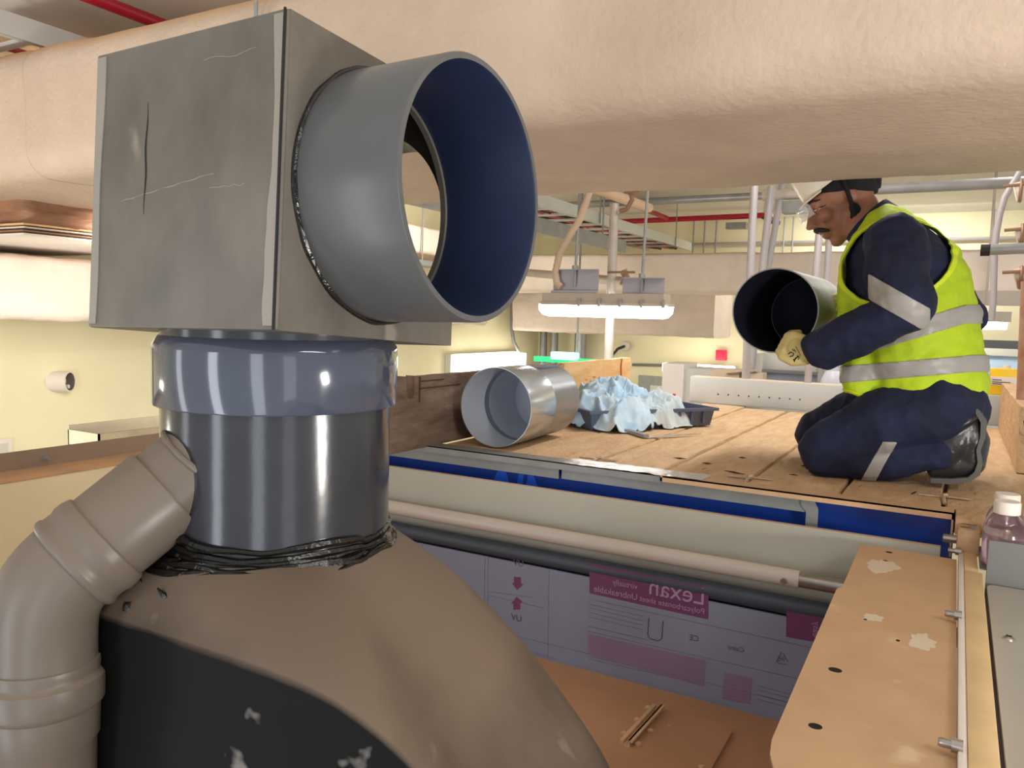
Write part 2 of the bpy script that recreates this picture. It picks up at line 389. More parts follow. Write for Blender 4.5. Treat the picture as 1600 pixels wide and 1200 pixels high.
# round-to-square flared hood
def hoodR(a):
    c, s_ = math.cos(a), math.sin(a); A = .405 if c > 0 else .27; B = .27 if s_ > 0 else .185; n = 3.4
    tx, ty = abs(c / A) ** n, abs(s_ / B) ** n; wx = tx / (tx + ty); wx = wx ** 1.6
    R = (tx + ty) ** (-1 / n); k = wx * A + (1 - wx) * B; q = min(1, max(0, s_ * 3)); return R, (k * (1 - q) + R * q) - .1295
def hoodp(u, v):
    a = 2 * pi * u; R, gz = hoodR(a); g = R - .1295
    if v < .62:
        t = v / .62; out = g * (.72 * t + .28 * math.sin(pi / 2 * t)); dz = gz * (.80 * t + .20 * t * t) * 1.02
    else:
        t = (v - .62) / .38; out = g + .012 * math.sin(pi * t); dz = gz * 1.02 + t * (.67 - gz * 1.02)
    r = .1295 + out; p = Vector((AX + r * math.cos(a), AY + r * math.sin(a), .168 - dz))
    k = .0035 * fbm((p.x, p.y, p.z), 6, 2) * min(1, v * 5)
    return p + Vector((math.cos(a), math.sin(a), .6)) * k
mb = MB(); mb.grid(hoodp, 144, 70, wrap=True); hood = mb.build('flared_hood', M_hood, S, 60)
# sealant smeared round the foot of the neck
mb = MB()
for q in range(7):
    ph = random.uniform(0, 6); dz = random.uniform(-.012, .012)
    path = []; rad = []
    for i in range(110):
        a = 2 * pi * i / 110; near = math.exp(-((a - 4.35) / .55) ** 2) + .5 * math.exp(-((a - 5.9) / .35) ** 2)
        dr = .0018 * math.sin(a * 5 + ph); z = .172 + dz * (1 + .9 * near) + .004 * noise.noise((a * 3, q, 0)) - .006 * near * (q % 3 - 1)
        r = .1295 + max(0, (.168 - z)) * .95 + dr
        path.append((AX + r * math.cos(a), AY + r * math.sin(a), z)); rad.append(.0034 + .0028 * near + .0012 * noise.noise((a * 7, q, 5)))
    mb.tube(path, rad, 7, closed=True)
for q in range(70):
    a = random.gauss(4.3, .26); z = .172 + random.gauss(-.004, .018); r = .1295 + max(0, .168 - z) * .98 + .001
    p = Vector((AX + r * math.cos(a), AY + r * math.sin(a), z)); t = Vector((-math.sin(a), math.cos(a), random.uniform(-.9, .5))).normalized(); l = random.uniform(.006, .02)
    mb.tube([p - t * l, p, p + t * l], [.001, random.uniform(.003, .007), .001], 7)
mb.build('sealant_bead', M_tar, S)
for (a, z, l) in ((4.02, .118, .010), (4.10, .115, .008)):
    r = .1295 + (.168 - z) * 1.02 + .002; p = Vector((AX + r * math.cos(a), AY + r * math.sin(a), z)); d = Vector((math.cos(a) * .7, math.sin(a) * .7, -.7))
    mb = MB(); mb.tube([p, p + d * l * .6, p + d * l], [.0012, .002, .0006], 7); mb.build('sealant_drip', M_tar, S)
# branch pipe
bp = [fw(352, 690, .875), fw(300, 733, .862), fw(225, 793, .838), fw(140, 862, .812)]
d = (bp[3] - bp[1]).normalized()
mb = MB(); mb.tube([bp[0] - d * .02, bp[1], bp[1] + d * .05], [.0475, .0475, .0475], 40); st = mb.build('branch_stub', M_branch, S)
mb = MB(); pr = []
q0 = bp[1] - d * .002
uu, vv = frame(d)
mb.tube([q0 + (uu * math.cos(a) + vv * math.sin(a)) * (.0480 + .0015 * noise.noise((a * 2, 3, 0))) + d * (.005 * math.sin(a * 2)) for a in [2 * pi * i / 48 for i in range(48)]], [.0035 + .0015 * noise.noise((i * .4, 7, 0)) for i in range(48)], 8, closed=True)
mb.build('joint_bead', M_branch, st)
s0 = bp[1] + d * .034; Ls = (bp[3] - s0).length
mb = MB(); mb.lathe([(.046, 0), (.0505, .0), (.0515, .002), (.0505, Ls - .012), (.0505, Ls), (.0455, Ls)], s0, d, 56); br = mb.build('branch_pipe', M_branch, S)
mb = MB(); mb.lathe([(.0506, Ls - .022), (.0535, Ls - .02), (.0555, Ls - .012), (.0555, Ls - .004), (.0535, Ls + .001), (.0535, Ls + .010), (.0555, Ls + .013), (.0555, Ls + .017), (.053, Ls + .021), (.050, Ls + .022)], s0, d, 56); mb.build('socket_ring', M_branch, br)
e0 = s0 + d * (Ls + .015); e3 = fw(66, 1035, .80); dn = Vector((.02, -.03, -1)).normalized()
l_ = (e3 - e0).length * .42; P1 = e0 + d * l_; P2 = e3 - dn * l_
bez = [(e0 * (1 - t) ** 3 + P1 * 3 * t * (1 - t) ** 2 + P2 * 3 * t * t * (1 - t) + e3 * t ** 3) for t in [i / 18 for i in range(19)]]
mb = MB(); mb.tube(bez, .0505, 56); el = mb.build('elbow', M_branch, S, 60)
mb = MB(); mb.lathe([(.050, -.004), (.0525, -.003), (.0535, .002), (.0525, .007), (.0535, .010), (.0575, .013), (.0582, .020), (.0582, .036), (.0565, .040), (.0535, .043), (.0530, .075), (.0500, .079), (.0500, .62)], e3, dn, 56); mb.build('down_pipe', M_branch, S)

# ------------------------------------------------------------------ machine below the platform edge
YF = 2.05
XR = -.005
mb = MB()
mb.box(-2.30, XR, YF, YF + .004, -.275, -.068); mb.box(-2.30, XR, YF + .004, YF + .016, -.072, -.068); mb.box(-2.30, XR, YF + .004, YF + .05, -.275, -.271)
bw = mb.build('channel_beam', M_white); tag(bw, 'long white enamelled channel beam below the blue panel', 'beam')
t = thing('support_tube', 'white tube with bare steel end running along the channel beam', 'tube', (-1.2, 2.0, -.2))
xt = onY(1250, 895, 2.0).x
mb = MB(); mb.tube([(-2.28, 2.0, -.187), (xt, 2.0, -.187)], .0215, 24); mb.build('tube_body', M_tube, t)
mb = MB(); mb.tube([(xt - .01, 2.0, -.187), (xt + .13, 2.0, -.187)], .018, 24); tag(mb.build('shaft_end', M_steel, t), 'bare steel shaft end')
mb = MB(); mb.lathe([(0, .024), (.003, .024), (.0032, .028), (.0075, .028), (.0075, .019), (.009, .019), (.009, .0)], (xt - .03, 2.0, -.187), (-.1, -1, -.15), 16); mb.build('set_screw', M_steel, t)
mb = MB(); mb.tube([(-2.29, 2.020, -.262), (.06, 2.020, -.262)], .0225, 28); mb.box(-2.29, -.01, 2.043, 2.049, -.40, -.272); tag(mb.build('rubber_roller', M_roll), 'dark rubber roller bar above the printed film sheet', 'roller')
# sheet of polycarbonate, its protective film printed in mirror writing
YS = 2.0
sh = thing('polycarbonate_sheet', 'upright plastic sheet with mirrored magenta film print under the roller', 'sheet', (-1.0, YS, -.553))
mb = MB().box(-2.28, .02, YS, YS + .006, -.553, -.286); mb.build('sheet_panel', M_sheet, sh)
def onS(px, py): p = onY(px, py, YS - .0006); return p
def quad(pts, name, m, off=0): 
    mb = MB(); mb.add([onY(x, y, YS - .0006 - off) for x, y in pts], [tuple(range(len(pts)))]); return mb.build(name, m, sh, 0)
quad([(921, 880), (1107, 918), (1107, 968), (921, 927)], 'magenta_banner', M_mag)
quad([(1229, 950), (1300, 963), (1300, 1008), (1228, 995)], 'magenta_banner', M_mag)
quad([(918, 990), (1103, 1032), (1100, 1073), (918, 1022)], 'pink_block', M_pink)
quad([(1132, 1050), (1176, 1060), (1172, 1100), (1128, 1092)], 'pink_block', M_pink)
quad([(703, 921), (741, 930), (741, 958), (703, 949)], 'pink_block', M_pink)
def text_at(txt, px, py, pz, hpx, name, m, rot=0):
    p = onY(px, py, YS - .0013); p2 = onY(px, py + 10, YS - .0013); k = (p - p2).length / 10 * hpx / .7
    M = Matrix.Translation(p) @ Matrix(((-1, 0, 0, 0), (0, 0, 1, 0), (0, 1, 0, 0), (0, 0, 0, 1))) @ Matrix.Rotation(rot, 4, 'Z')
    return text_mesh(txt, k, M, name, m, sh)
text_at('Lexan', 1102, 946, 0, 27, 'film_lettering', M_inkl)
text_at('Polycarbonate sheet', 1101, 960, 0, 9, 'film_lettering', M_inkl)
text_at('Unbreakable', 996, 938, 0, 10, 'film_lettering', M_inkl)
text_at('virtually', 996, 921, 0, 9, 'film_lettering', M_inkl)
text_at('easy', 1270, 995, 0, 10, 'film_lettering', M_inkl, pi / 2)
text_at('UV', 818, 886, 0, 10, 'film_lettering', M_ink)
text_at('UV', 815, 972, 0, 10, 'film_lettering', M_ink)
text_at('CE', 1092, 1003, 0, 9, 'film_lettering', M_ink)
text_at('PC', 1226, 1035, 0, 7, 'film_lettering', M_ink)
text_at('Csiro', 1163, 1020, 0, 8, 'film_lettering', M_ink)
def arrow(cx, cy, sgn):
    quad([(cx - 5, cy - 10 * sgn), (cx + 6, cy - 9 * sgn), (cx + 6, cy + 1 * sgn), (cx + 10, cy + 2 * sgn), (cx, cy + 11 * sgn), (cx - 9, cy - 1 * sgn), (cx - 5, cy)], 'print_arrow', M_mag)
arrow(808, 911, 1); arrow(807, 943, -1)
def stroke(pts, wpx, name, m):
    mb = MB(); P = [onY(x, y, YS - .0003) for x, y in pts]
    mb.tube(P, wpx * .00075, 6); return mb.build(name, m, sh, 60)
stroke([(666, 906), (688, 892), (711, 917)], 1.6, 'print_mark', M_ink)
stroke([(1014, 966), (1012, 992), (1016, 998), (1028, 1001), (1034, 998), (1036, 970)], 2.0, 'print_mark', M_ink)
for a, b_ in (((1213, 1034), (1221, 1019)), ((1224, 1021), (1231, 1034)), ((1229, 1038), (1214, 1036))): stroke([a, b_], 1.3, 'print_mark', M_ink)
for a, b_ in (((758, 862), (756, 985)), ((763, 862), (761, 990)), ((858, 885), (856, 1030)), ((653, 840), (651, 905)), ((660, 842), (658, 900)), ((690, 846), (760, 862)),
              ((921, 936), (1290, 1017)), ((918, 986), (1262, 1064)), ((762, 983), (1240, 1100)), ((770, 1000), (870, 1030)), ((1012, 1000), (918, 978)), ((921, 944), (1005, 963)), ((921, 950), (1005, 970)), ((921, 957), (1005, 977)), ((921, 964), (1005, 984)),
              ((1185, 1072), (1240, 1086)), ((1185, 1078), (1238, 1092)), ((1184, 1085), (1236, 1099)), ((1183, 1092), (1234, 1106)), ((762, 924), (830, 933)), ((762, 930), (850, 950))):
    stroke([a, b_], .55, 'print_line', M_ink)
for i in range(9): stroke([(920, 996 + i * 4.2), (1101, 1036 + i * 4.2)], .5, 'print_line', M_mag)
for i in range(7): stroke([(1132, 1055 + i * 6), (1174, 1064 + i * 6)], .6, 'print_line', M_mag)
# deck, raised hatch, hinge channel
mb = MB().box(-2.30, .4, .2, YS + .02, -.57, -.553); tag(mb.build('machine_deck', M_tan2), 'dusty orange tan deck at the foot of the printed sheet', 'deck')
mb = MB(); Mh = Matrix.Translation((-.76, 1.545, -.553)); mb.prism(rrect(.35, .34, .03), 0, .012, Mh); h = mb.build('hatch_plate', M_tan2); tag(h, 'raised rounded hatch plate lying on the tan deck', 'plate')
hc = thing('hinge_channel', 'small tan bolted channel bracket on the hatch plate', 'bracket', (-.61, 1.77, -.541))
p0, p1 = onZ(975, 1165, -.541), onZ(1027, 1108, -.541); dd = (p1 - p0); L_ = dd.length; MH = Matrix.Translation(p0) @ Matrix.Rotation(math.atan2(dd.y, dd.x), 4, 'Z')
mb = MB(); mb.box(0, L_, -.010, .012, 0, .003, MH); mb.box(0, L_, -.014, -.010, 0, .016, MH); mb.box(0, L_, -.020, -.010, .012, .016, MH, ); mb.box(0, L_, .002, .012, .003, .012, MH, bev=.002)
mb.build('channel', M_tan, hc)
for (x, y) in ((.1, -.026), (.45, -.026), (.95, .02), (.6, .02), (.22, .02)):
    mb = MB(); mb.lathe([(0, .007), (.004, .007), (.0065, .005), (.0065, .003), (.0085, .003), (.0085, 0)], MH @ Vector((x * L_, y, .0005)), (0, 0, 1), 14); mb.build('bolt', M_tan, hc)
# pivot plate
pp = thing('pivot_plate', 'long dusty tan plate with rounded end and slotted holes', 'plate', (-.07, 1.45, -.082))
zP = -.075
mb = MB(); outl = [(-.170, 1.985), (-.158, 1.995), (.028, 1.985), (.031, .70)] + [(-.070, .70)] + [(-.105 + .06 * math.cos(a), .915 + .06 * math.sin(a)) for a in [0, ]] 
outl = [(-.168, 1.985), (-.160, 1.996), (.028, 1.985), (.031, .78)]
outl += [(-.05, .80), (-.095, .835), (-.13, .875), (-.150, .905), (-.162, .940), (-.167, .975), (-.174, 1.62), (-.166, 1.64)]
mb.prism(outl, zP - .006, zP); mb.build('plate_body', M_tan, pp)
def slot(px, py, lx, ly, name='slot'):
    p = onZ(px, py, zP); mb = MB(); mb.prism([(lx * math.cos(a), ly * math.sin(a)) for a in [2 * pi * i / 14 for i in range(14)]], 0, .0006, Matrix.Translation(p)); mb.build(name, M_black, pp)
slot(1305, 1047, .0095, .008); slot(1274, 1135, .0085, .0075); slot(1389, 863, .007, .006); slot(1383, 876, .005, .004); slot(1352, 968, .003, .003); slot(1403, 1001, .003, .004)
def splash(px, py, r, seed, sx=1, sy=1):
    p = onZ(px, py, zP); pts = []
    for i in range(36):
        a = 2 * pi * i / 36; rr = r * (.75 + .45 * noise.noise((math.cos(a) * 2.2, math.sin(a) * 2.2, seed))); pts.append((rr * math.cos(a) * sx, rr * math.sin(a) * sy))
    mb = MB(); mb.prism(pts, 0, .0005, Matrix.Translation(p)); mb.build('paint_splash', M_paint, pp)
splash(1440, 1003, .026, 3.1, 1, 1.9); splash(1378, 884, .034, 8.3, 1.2, 1.9); splash(1365, 965, .017, 5.2, 1.2, 1.5)
# edge rail with bolts and end clamp
er = thing('edge_rail', 'narrow sandy rail with bolts and latch beside the tan plate', 'rail', (.05, 1.3, -.1))
mb = MB(); mb.box(.041, .0735, .60, 1.85, -.115, -.060, bev=.003); mb.box(.041, .066, 1.85, 2.03, -.115, -.060, bev=.003); mb.build('rail_bar', mat('sandy_rail', (220, 188, 140), .6, var=.12, scale=8), er)
mb = MB(); mb.box(.031, .041, .60, 2.03, -.090, -.062, bev=.002); tag(mb.build('gasket', M_cap, er), 'pale rubber gasket')
for y in (1.05, 1.545, 2.0):
    mb = MB(); mb.lathe([(0, .026), (.0045, .026), (.0055, .024), (.0055, .012), (.0085, .012), (.0085, 0)], (.036, y, -.060), (-1, 0, 0), 14); mb.build('bolt', M_steel, er)
la = MB(); la.box(.026, .070, 2.012, 2.10, -.07, -.012, bev=.004); lt = la.build('latch', M_tan, er)
mb = MB(); mb.box(.034, .064, 2.070, 2.082, -.0121, -.0114); mb.box(.031, .050, 2.035, 2.041, -.0121, -.0114); mb.box(.027, .0275, 2.02, 2.09, -.068, -.05); mb.build('latch_slot', M_black, lt)
for y in (2.033, 2.052):
    mb = MB(); mb.lathe([(0, .003), (.005, .003), (.007, .001), (.007, 0)], (.055, y, -.012), (0, 0, 1), 12); mb.build('screw', M_steel, lt)
mb = MB(); mb.lathe([(0, .03), (.009, .03), (.01, .027), (.01, 0)], (.028, 2.07, -.05), (-1, 0, 0), 14); mb.build('pin', M_steel, lt)
# grey cabinet on the right
cb = thing('grey_cabinet', 'grey enamelled cabinet top with upstand and pan head screws at right edge', 'cabinet', (.5, 1.3, -.6))
mb = MB(); mb.prism([(.082, .5), (.92, .5), (.92, 1.845), (.095, 1.845), (.086, 1.840), (.082, 1.83)], -.09, -.080); mb.build('cover_panel', M_grey, cb)
mb = MB(); mb.box(.080, .95, 1.855, 1.865, -.30, .008, bev=.002); mb.box(.068, .95, 1.865, 2.06, -.0575, -.055); mb.build('upstand', M_dgrey, cb)  # darker grey puts the shade of an upright face into the colour
mb = MB(); mb.box(.084, .94, .5, 1.85, -.55, -.091); mb.build('cabinet_body', M_dgrey, cb)
p = onZ(1576, 999, -.08); mb = MB(); mb.lathe([(0, .006), (.005, .0055), (.0085, .003), (.010, 0)], p, (0, 0, 1), 18); scw = mb.build('pan_screw', M_steel, cb)
mb = MB(); Mx = Matrix.Translation(p + Vector((0, 0, .0058))) @ Matrix.Rotation(.6, 4, 'Z'); mb.box(-.005, .005, -.001, .001, 0, .0006, Mx); mb.box(-.001, .001, -.005, .005, 0, .0006, Mx); mb.build('screw_slot', M_black, scw)
p = onZ(1560, 906, -.08); mb = MB(); mb.lathe([(0, .0005), (.008, .0005), (.008, 0)], p, (0, 0, 1), 18); mb.build('screw_hole', M_black, cb)
# bottles standing behind the upstand
def bottle(x, y, label):
    t = thing('plastic_bottle', label, 'bottle', (x, y, -.055), 'clear bottles with white caps')
    B = (x, y, -.055)
    mb = MB(); mb.lathe([(0, .001), (.036, .001), (.040, .006), (.0405, .060), (.039, .074), (.034, .092), (.026, .106), (.0225, .110), (.0225, .119)], B, seg=32); mb.build('bottle_body', M_plastic, t)
    mb = MB(); mb.lathe([(0, .003), (.035, .003), (.0385, .008), (.0390, .060), (.0385, .066), (0, .066)], B, seg=32); mb.build('liquid', M_pinkliq, t)
    mb = MB(); mb.lathe([(.0228, .110), (.0248, .111), (.0248, .133), (.0230, .136), (0, .136)], B, seg=32); mb.build('bottle_cap', M_cap, t)
bottle(.110, 1.915, 'nearer clear bottle of pink liquid with white cap behind the grey upstand')
bottle(.114, 2.005, 'farther clear bottle with white cap half hidden by the nearer bottle')

# left side of the machine
lr = thing('side_rail', 'dusty brown angle rail on the left side of the machine', 'rail', (-2.35, 1.4, -.1))
mb = MB(); mb.box(-2.44, -2.29, .3, 2.2, -.074, -.070); tag(mb.build('rail_flange', mat('tan_flange', (208, 160, 112), .8, col2=(176, 146, 120), scale=9), lr))
mb = MB(); mb.box(-2.444, -2.44, .3, 2.2, -.10, -.015); mb.build('rail_upstand', mat('brown_dust_metal', (150, 128, 108), .7, var=.12, scale=8), lr)
p = onX(70, 716, -2.44); mb = MB(); mb.lathe([(0, .022), (.004, .022), (.005, .02), (.005, .006), (.009, .006), (.009, 0)], p, (1, 0, 0), 12); mb.build('bolt', M_galvd, lr)
mb = MB(); mb.box(-2.30, -2.292, .2, YS, -.553, -.0745); tag(mb.build('cream_liner', mat('cream_panel', (240, 222, 178), .6, var=.03)), 'cream inner side panel below the brown angle rail', 'panel')
tr = MB(); tr.box(-2.78, -2.60, 1.70, 1.706, -.075, -.02); tr.box(-2.606, -2.60, 1.70, 2.6, -.075, -.02); tr.box(-2.78, -2.774, 1.70, 2.6, -.075, -.005); tr.box(-2.78, -2.60, 1.70, 2.6, -.079, -.073)
tag(tr.build('cable_trough', mat('trough_paint', (226, 216, 190), .6, var=.04, dust=(96, 82, 70), dlo=.0, dhi=.5)), 'open pale cable trough behind the brown rail at left', 'trough')

# ------------------------------------------------------------------ plank platform
pf = thing('plank_platform', 'platform of worn wide timber planks the worker kneels on', 'platform', (-.6, 3.1, -.04))
edges = [(-1.486, -1.176), (-1.168, -.949), (-.939, -.731), (-.720, -.488), (-.477, -.250), (-.238, -.010), (.000, .26)]
for i, (a, b_) in enumerate(edges):
    y0 = 2.186; y1 = 4.17 + .03 * math.sin(i * 2.1); n = 34; vs = []; fs = []; sag = .003 * math.sin(i * 1.7)
    for k in range(n):
        y = y0 + (y1 - y0) * k / (n - 1)
        ja = .0045 * noise.noise((y * 4, i * 3.3, 0)) + .002 * noise.noise((y * 21, i, 4)); jb_ = .0045 * noise.noise((y * 4, i * 3.3 + 9, 0)) + .002 * noise.noise((y * 23, i, 8))
        xs = [a + ja, a + ja + .004, a * .66 + b_ * .34, a * .33 + b_ * .67, b_ + jb_ - .004, b_ + jb_]
        zs = [-.006, -.0005, 0, 0, -.0005, -.006]
        for x, z in zip(xs, zs): vs.append((x, y, z + sag * .6 + .0016 * noise.noise((x * 9, y * 7, i)) - .002))
        vs.append((b_ + jb_, y, -.04)); vs.append((a + ja, y, -.04))
    for k in range(n - 1):
        for j in range(8): fs.append((k * 8 + j, k * 8 + (j + 1) % 8, (k + 1) * 8 + (j + 1) % 8, (k + 1) * 8 + j))
    fs += [tuple(range(8)), tuple((n - 1) * 8 + j for j in range(8))]
    MB().add(vs, fs).build('plank', M_wood, pf, 40)
for (x, y) in ((-.944, 2.245), (-.4825, 2.238), (-.004, 2.30)):
    mb = MB(); mb.box(x - .062, x - .004, y - .002, y + .012, -.001, .003, Matrix.Translation((0, 0, .001)), bev=.001)
    mb.box(x + .002, x + .056, y + .008, y + .022, .001, .004, None, bev=.001)
    mb.tube([(x - .006, y + .005, .003), (x, y + .012, .006), (x + .003, y + .016, .004)], .006, 6)
    mb.tube([(x - .004, y - .002, .002), (x - .002, y - .03, .001), (x, y - .045, -.006)], .005, 6)
    mb.build('plank_clip', mat('dusty_strap', (196, 172, 146), .6, metal=.2, var=.1), pf)
MB().box(.021, .258, 2.074, 2.183, -.040, -.001, bev=.002).build('plank_offcut', M_wood, pf)
MB().box(-1.486, .255, 2.19, 4.15, -.062, -.046).build('underlay_board', M_wood2, pf)
# knot holes and splits: short dark slivers lying in the wood
M_split = mat('dark_split', (70, 48, 36), .9, var=.1)
for (px, py, l, dx, dy) in ((1062, 716, .02, 1, .2), (1147, 738, .035, 1, -.35), (1105, 724, .015, 1, .1), (1160, 715, .012, .9, .2), (1240, 742, .012, 1, .1), (1428, 770, .03, .2, 1), (1258, 728, .012, 1, 0)):
    p = onZ(px, py, .0005); d = Vector((dx, dy, 0)).normalized() * l
    MB().tube([p - d, p, p + d], [.0006, .003, .0006], 5).build('split', M_split, pf)
# metal edge of the platform
mb = MB(); mb.box(-2.3, -.70, 2.112, 2.182, .000, .003); mb.box(-2.3, -.70, 2.112, 2.115, -.018, .003)
ea = mb.build('edge_angle', M_galvd); tag(ea, 'grey galvanised edge angle taped along the front of the planks', 'edge trim')
mb = MB()
mb.grid(lambda u, v: Vector((-1.0 + u * .42, 2.105 + v * .09, .0052 + .003 * fbm((u * 9, v * 3, 1), 1, 3))), 26, 8)
tp = mb.build('packing_tape', mat('crinkled_tape', (212, 206, 202), .2, var=.12, scale=12, bump=.4), ea)
mb = MB(); mb.box(-.695, .017, 2.102, 2.163, .000, .004); mb.box(-.69, .017, 2.102, 2.105, -.012, .004); mb.box(.013, .017, 2.102, 2.18, -.10, .002)
tag(mb.build('tan_edge_angle', M_tan), 'tan painted edge angle in front of the kneeling worker', 'edge trim')
mb = MB(); mb.box(-2.3, -1.02, 2.128, 2.131, -.050, -.019); tag(mb.build('cover_strip', M_galvd), 'longer left galvanised cover strip above the blue panel', 'strip')
mb = MB(); mb.box(-1.01, -.315, 2.128, 2.131, -.048, -.016); tag(mb.build('cover_strip', M_galvd), 'right galvanised cover strip ending at the bent bracket', 'strip')
mb = MB(); mb.prism([(-.325, 0), (-.295, -.012), (-.283, -.035), (-.283, -.12), (-.312, -.12), (-.312, -.045), (-.325, -.03)], 2.122, 2.126, Matrix(((1, 0, 0, 0), (0, 0, 1, 0), (0, 1, 0, 0), (0, 0, 0, 1))))
tag(mb.build('bent_bracket', M_galvd), 'small bent galvanised bracket hanging over the blue panel', 'bracket')
mb = MB(); mb.box(-2.3, .02, 2.165, 2.172, -.40, -.006); blp = mb.build('fascia_board', M_blue); tag(blp, 'deep blue painted panel under the platform edge', 'panel')
for pts in ([(771, 751), (778, 735), (790, 734), (796, 755), (782, 753)], [(807, 757), (811, 737), (819, 738), (816, 758)], [(821, 759), (826, 741), (833, 741), (841, 762)]):
    MB().add([onY(x, y, 2.1642) for x, y in pts], [tuple(range(len(pts)))]).build('blue_mark', M_lblue, blp, 0)  # brighter blue shapes on the panel face
# toe boards; the left one is split into a shaded and a lamplit tone
RYZ = Matrix(((0, 0, 1, 0), (1, 0, 0, 0), (0, 1, 0, 0), (0, 0, 0, 1)))   # prism (y, z) extruded along x
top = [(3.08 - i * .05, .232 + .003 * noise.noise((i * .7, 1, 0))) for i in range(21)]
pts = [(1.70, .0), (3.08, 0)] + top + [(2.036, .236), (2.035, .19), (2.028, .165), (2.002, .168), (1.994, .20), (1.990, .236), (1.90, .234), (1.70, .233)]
mb = MB(); mb.prism(pts, -1.526, -1.490, RYZ); tb = mb.build('toe_board', M_wood2); tag(tb, 'rotten notched toe board with shade in its brown left of the galvanised pipe', 'board')
mb = MB(); mb.box(-1.4905, -1.4885, 2.058, 2.066, .15, .232); mb.box(-1.4905, -1.4885, 2.06, 2.30, .192, .196); mb.box(-1.4905, -1.4885, 2.065, 2.2, .215, .219); mb.build('board_crack', M_split, tb)
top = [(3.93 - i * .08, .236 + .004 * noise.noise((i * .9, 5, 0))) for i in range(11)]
mb = MB(); mb.prism([(3.10, 0), (3.93, 0)] + top, -1.526, -1.490, RYZ); tb = mb.build('toe_board', M_wood3); tag(tb, 'pine toe board with lamp glow in its colour behind the blue rag', 'board')
mb = MB(); mb.tube([(-1.488, 3.80, .235), (-1.487, 3.79, .2), (-1.488, 3.80, .15)], .004, 6); mb.build('rust_stain', mat('rust', (176, 104, 60), .8), tb)
mb = MB(); top = [(4.18 - i * .08, .200 + .006 * noise.noise((i * .6, 2, 0))) for i in range(17)]
mb.prism([(2.86, .0), (4.18, .0)] + top, .180, .232, RYZ); tb = mb.build('toe_board', M_wood); tag(tb, 'thick weathered toe board at right behind the bottles', 'board')
mb = MB(); mb.tube([(.21, 2.84, .19), (.19, 2.85, .16), (.20, 2.845, .12), (.225, 2.845, .10), (.235, 2.85, .14), (.22, 2.84, .19)], .004, 6); mb.build('wire_loop', M_cable, tb)

# ------------------------------------------------------------------ things on the planks
# galvanised duct section lying on the planks
m0 = fw(770, 633, 2.60); m1 = fw(853, 622, 2.95); m0.z = .1345; m1.z = .1345; m0.x += .010; m1.x += .004; dm = (m1 - m0).normalized(); Lm = (m1 - m0).length
gp = thing('galvanised_pipe', 'shiny galvanised duct pipe lying on its side on the planks', 'pipe', (m0.x, m0.y, 0))
mb = MB(); mb.lathe([(.1295, .0), (.132, 0), (.132, .002), (.1315, .19), (.128, .20)], m0, dm, 72); mb.build('bright_sleeve', M_shiny, gp)
M_pgal = mat('lit_galvanised', (206, 212, 222), .4, metal=.3, var=.06)  # look of a lit inner wall put into a paler, less metallic colour
mb = MB(); mb.lathe([(.1295, 0), (.1292, .14), (.126, .15), (.1252, .2), (.1252, Lm - .01)], m0, dm, 72); mb.build('inner_sleeve', M_pgal, gp)
mb = MB(); mb.lathe([(.128, .195), (.1300, .21), (.1300, Lm - .01), (.1312, Lm - .004), (.1305, Lm), (.1285, Lm), (.1255, .2), (.1255, .15)], m0, dm, 72); mb.build('satin_body', M_shinyd, gp)
mb = MB(); mb.lathe([(.1255, Lm - .012), (0, Lm - .012)], m0, dm, 72); mb.build('end_cap', mat('lit_galvanised', (206, 212, 222), .4, metal=.3, var=.06), gp)  # added disc, coloured pale like the lit inner wall
u_, v_ = frame(dm)
a_b = math.atan2(v_.z * .8 + v_.x * .3, u_.z * .8 + u_.x * .3)
mb = MB()
mb.grid(lambda u, v: m0 + dm * (.215 + u * (Lm - .23)) + (u_ * math.cos(a_b - .06 + v * .12) + v_ * math.sin(a_b - .06 + v * .12)) * .1306, 8, 4); mb.build('blue_stripe', mat('blue_band', (70, 92, 136), .4, var=.1), gp)
# second pipe, held by the worker
hp0 = Vector((-.484, 2.452, .472))
mb = MB(); mb.cur = 0; mb.lathe([(.1225, 0), (.1262, 0), (.1262, .46), (.1225, .46)], hp0, (.05, 1, 0), 72)
mb.cur = 1; mb.lathe([(.1225, .46), (.1222, .2), (.1225, 0)], hp0, (.05, 1, 0), 72)
mb.cur = 1; mb.lathe([(.1222, .455), (0, .455)], hp0, (.05, 1, 0), 72)
tag(mb.build('held_pipe', [M_galvd, mat('dark_bluish_shade', (15, 20, 40), .7, var=.2)], fix=False), 'grey duct pipe with dark blue inside held in the worker\'s gloved hands', 'pipe')  # no lining: bluish light and shade inside are put into the colour
# plastic crate with rags
Kc = Matrix.Translation((-1.165, 3.14, .003)) @ Matrix.Rotation(.95, 4, 'Z')
cr = thing('plastic_crate', 'low dark blue plastic crate under the pile of rags', 'crate', (-1.19, 3.12, .003))
M_crate = mat('blue_grey_plastic', (92, 104, 132), .45, var=.1)
mb = MB(); w0, l0, h0 = .15, .30, .075
def crate_ring(s0, z0, s1, z1):
    vs = [Kc @ Vector((sx * (l0 + s), sy * (w0 + s), z)) for s, z in ((s0, z0), (s1, z1)) for sx, sy in ((-1, -1), (1, -1), (1, 1), (-1, 1))]
    return vs, [(k, (k + 1) % 4, (k + 1) % 4 + 4, k + 4) for k in range(4)]
mb.add(*crate_ring(-.012, 0, 0, h0)); mb.add(*crate_ring(0, h0, .012, h0)); mb.add(*crate_ring(.012, h0, .012, h0 - .012)); mb.add(*crate_ring(-.004, h0, -.016, .004))
mb.box(-l0 + .012, l0 - .012, -w0 + .012, w0 - .012, 0, .004, Kc); mb.build('crate_body', M_crate, cr)
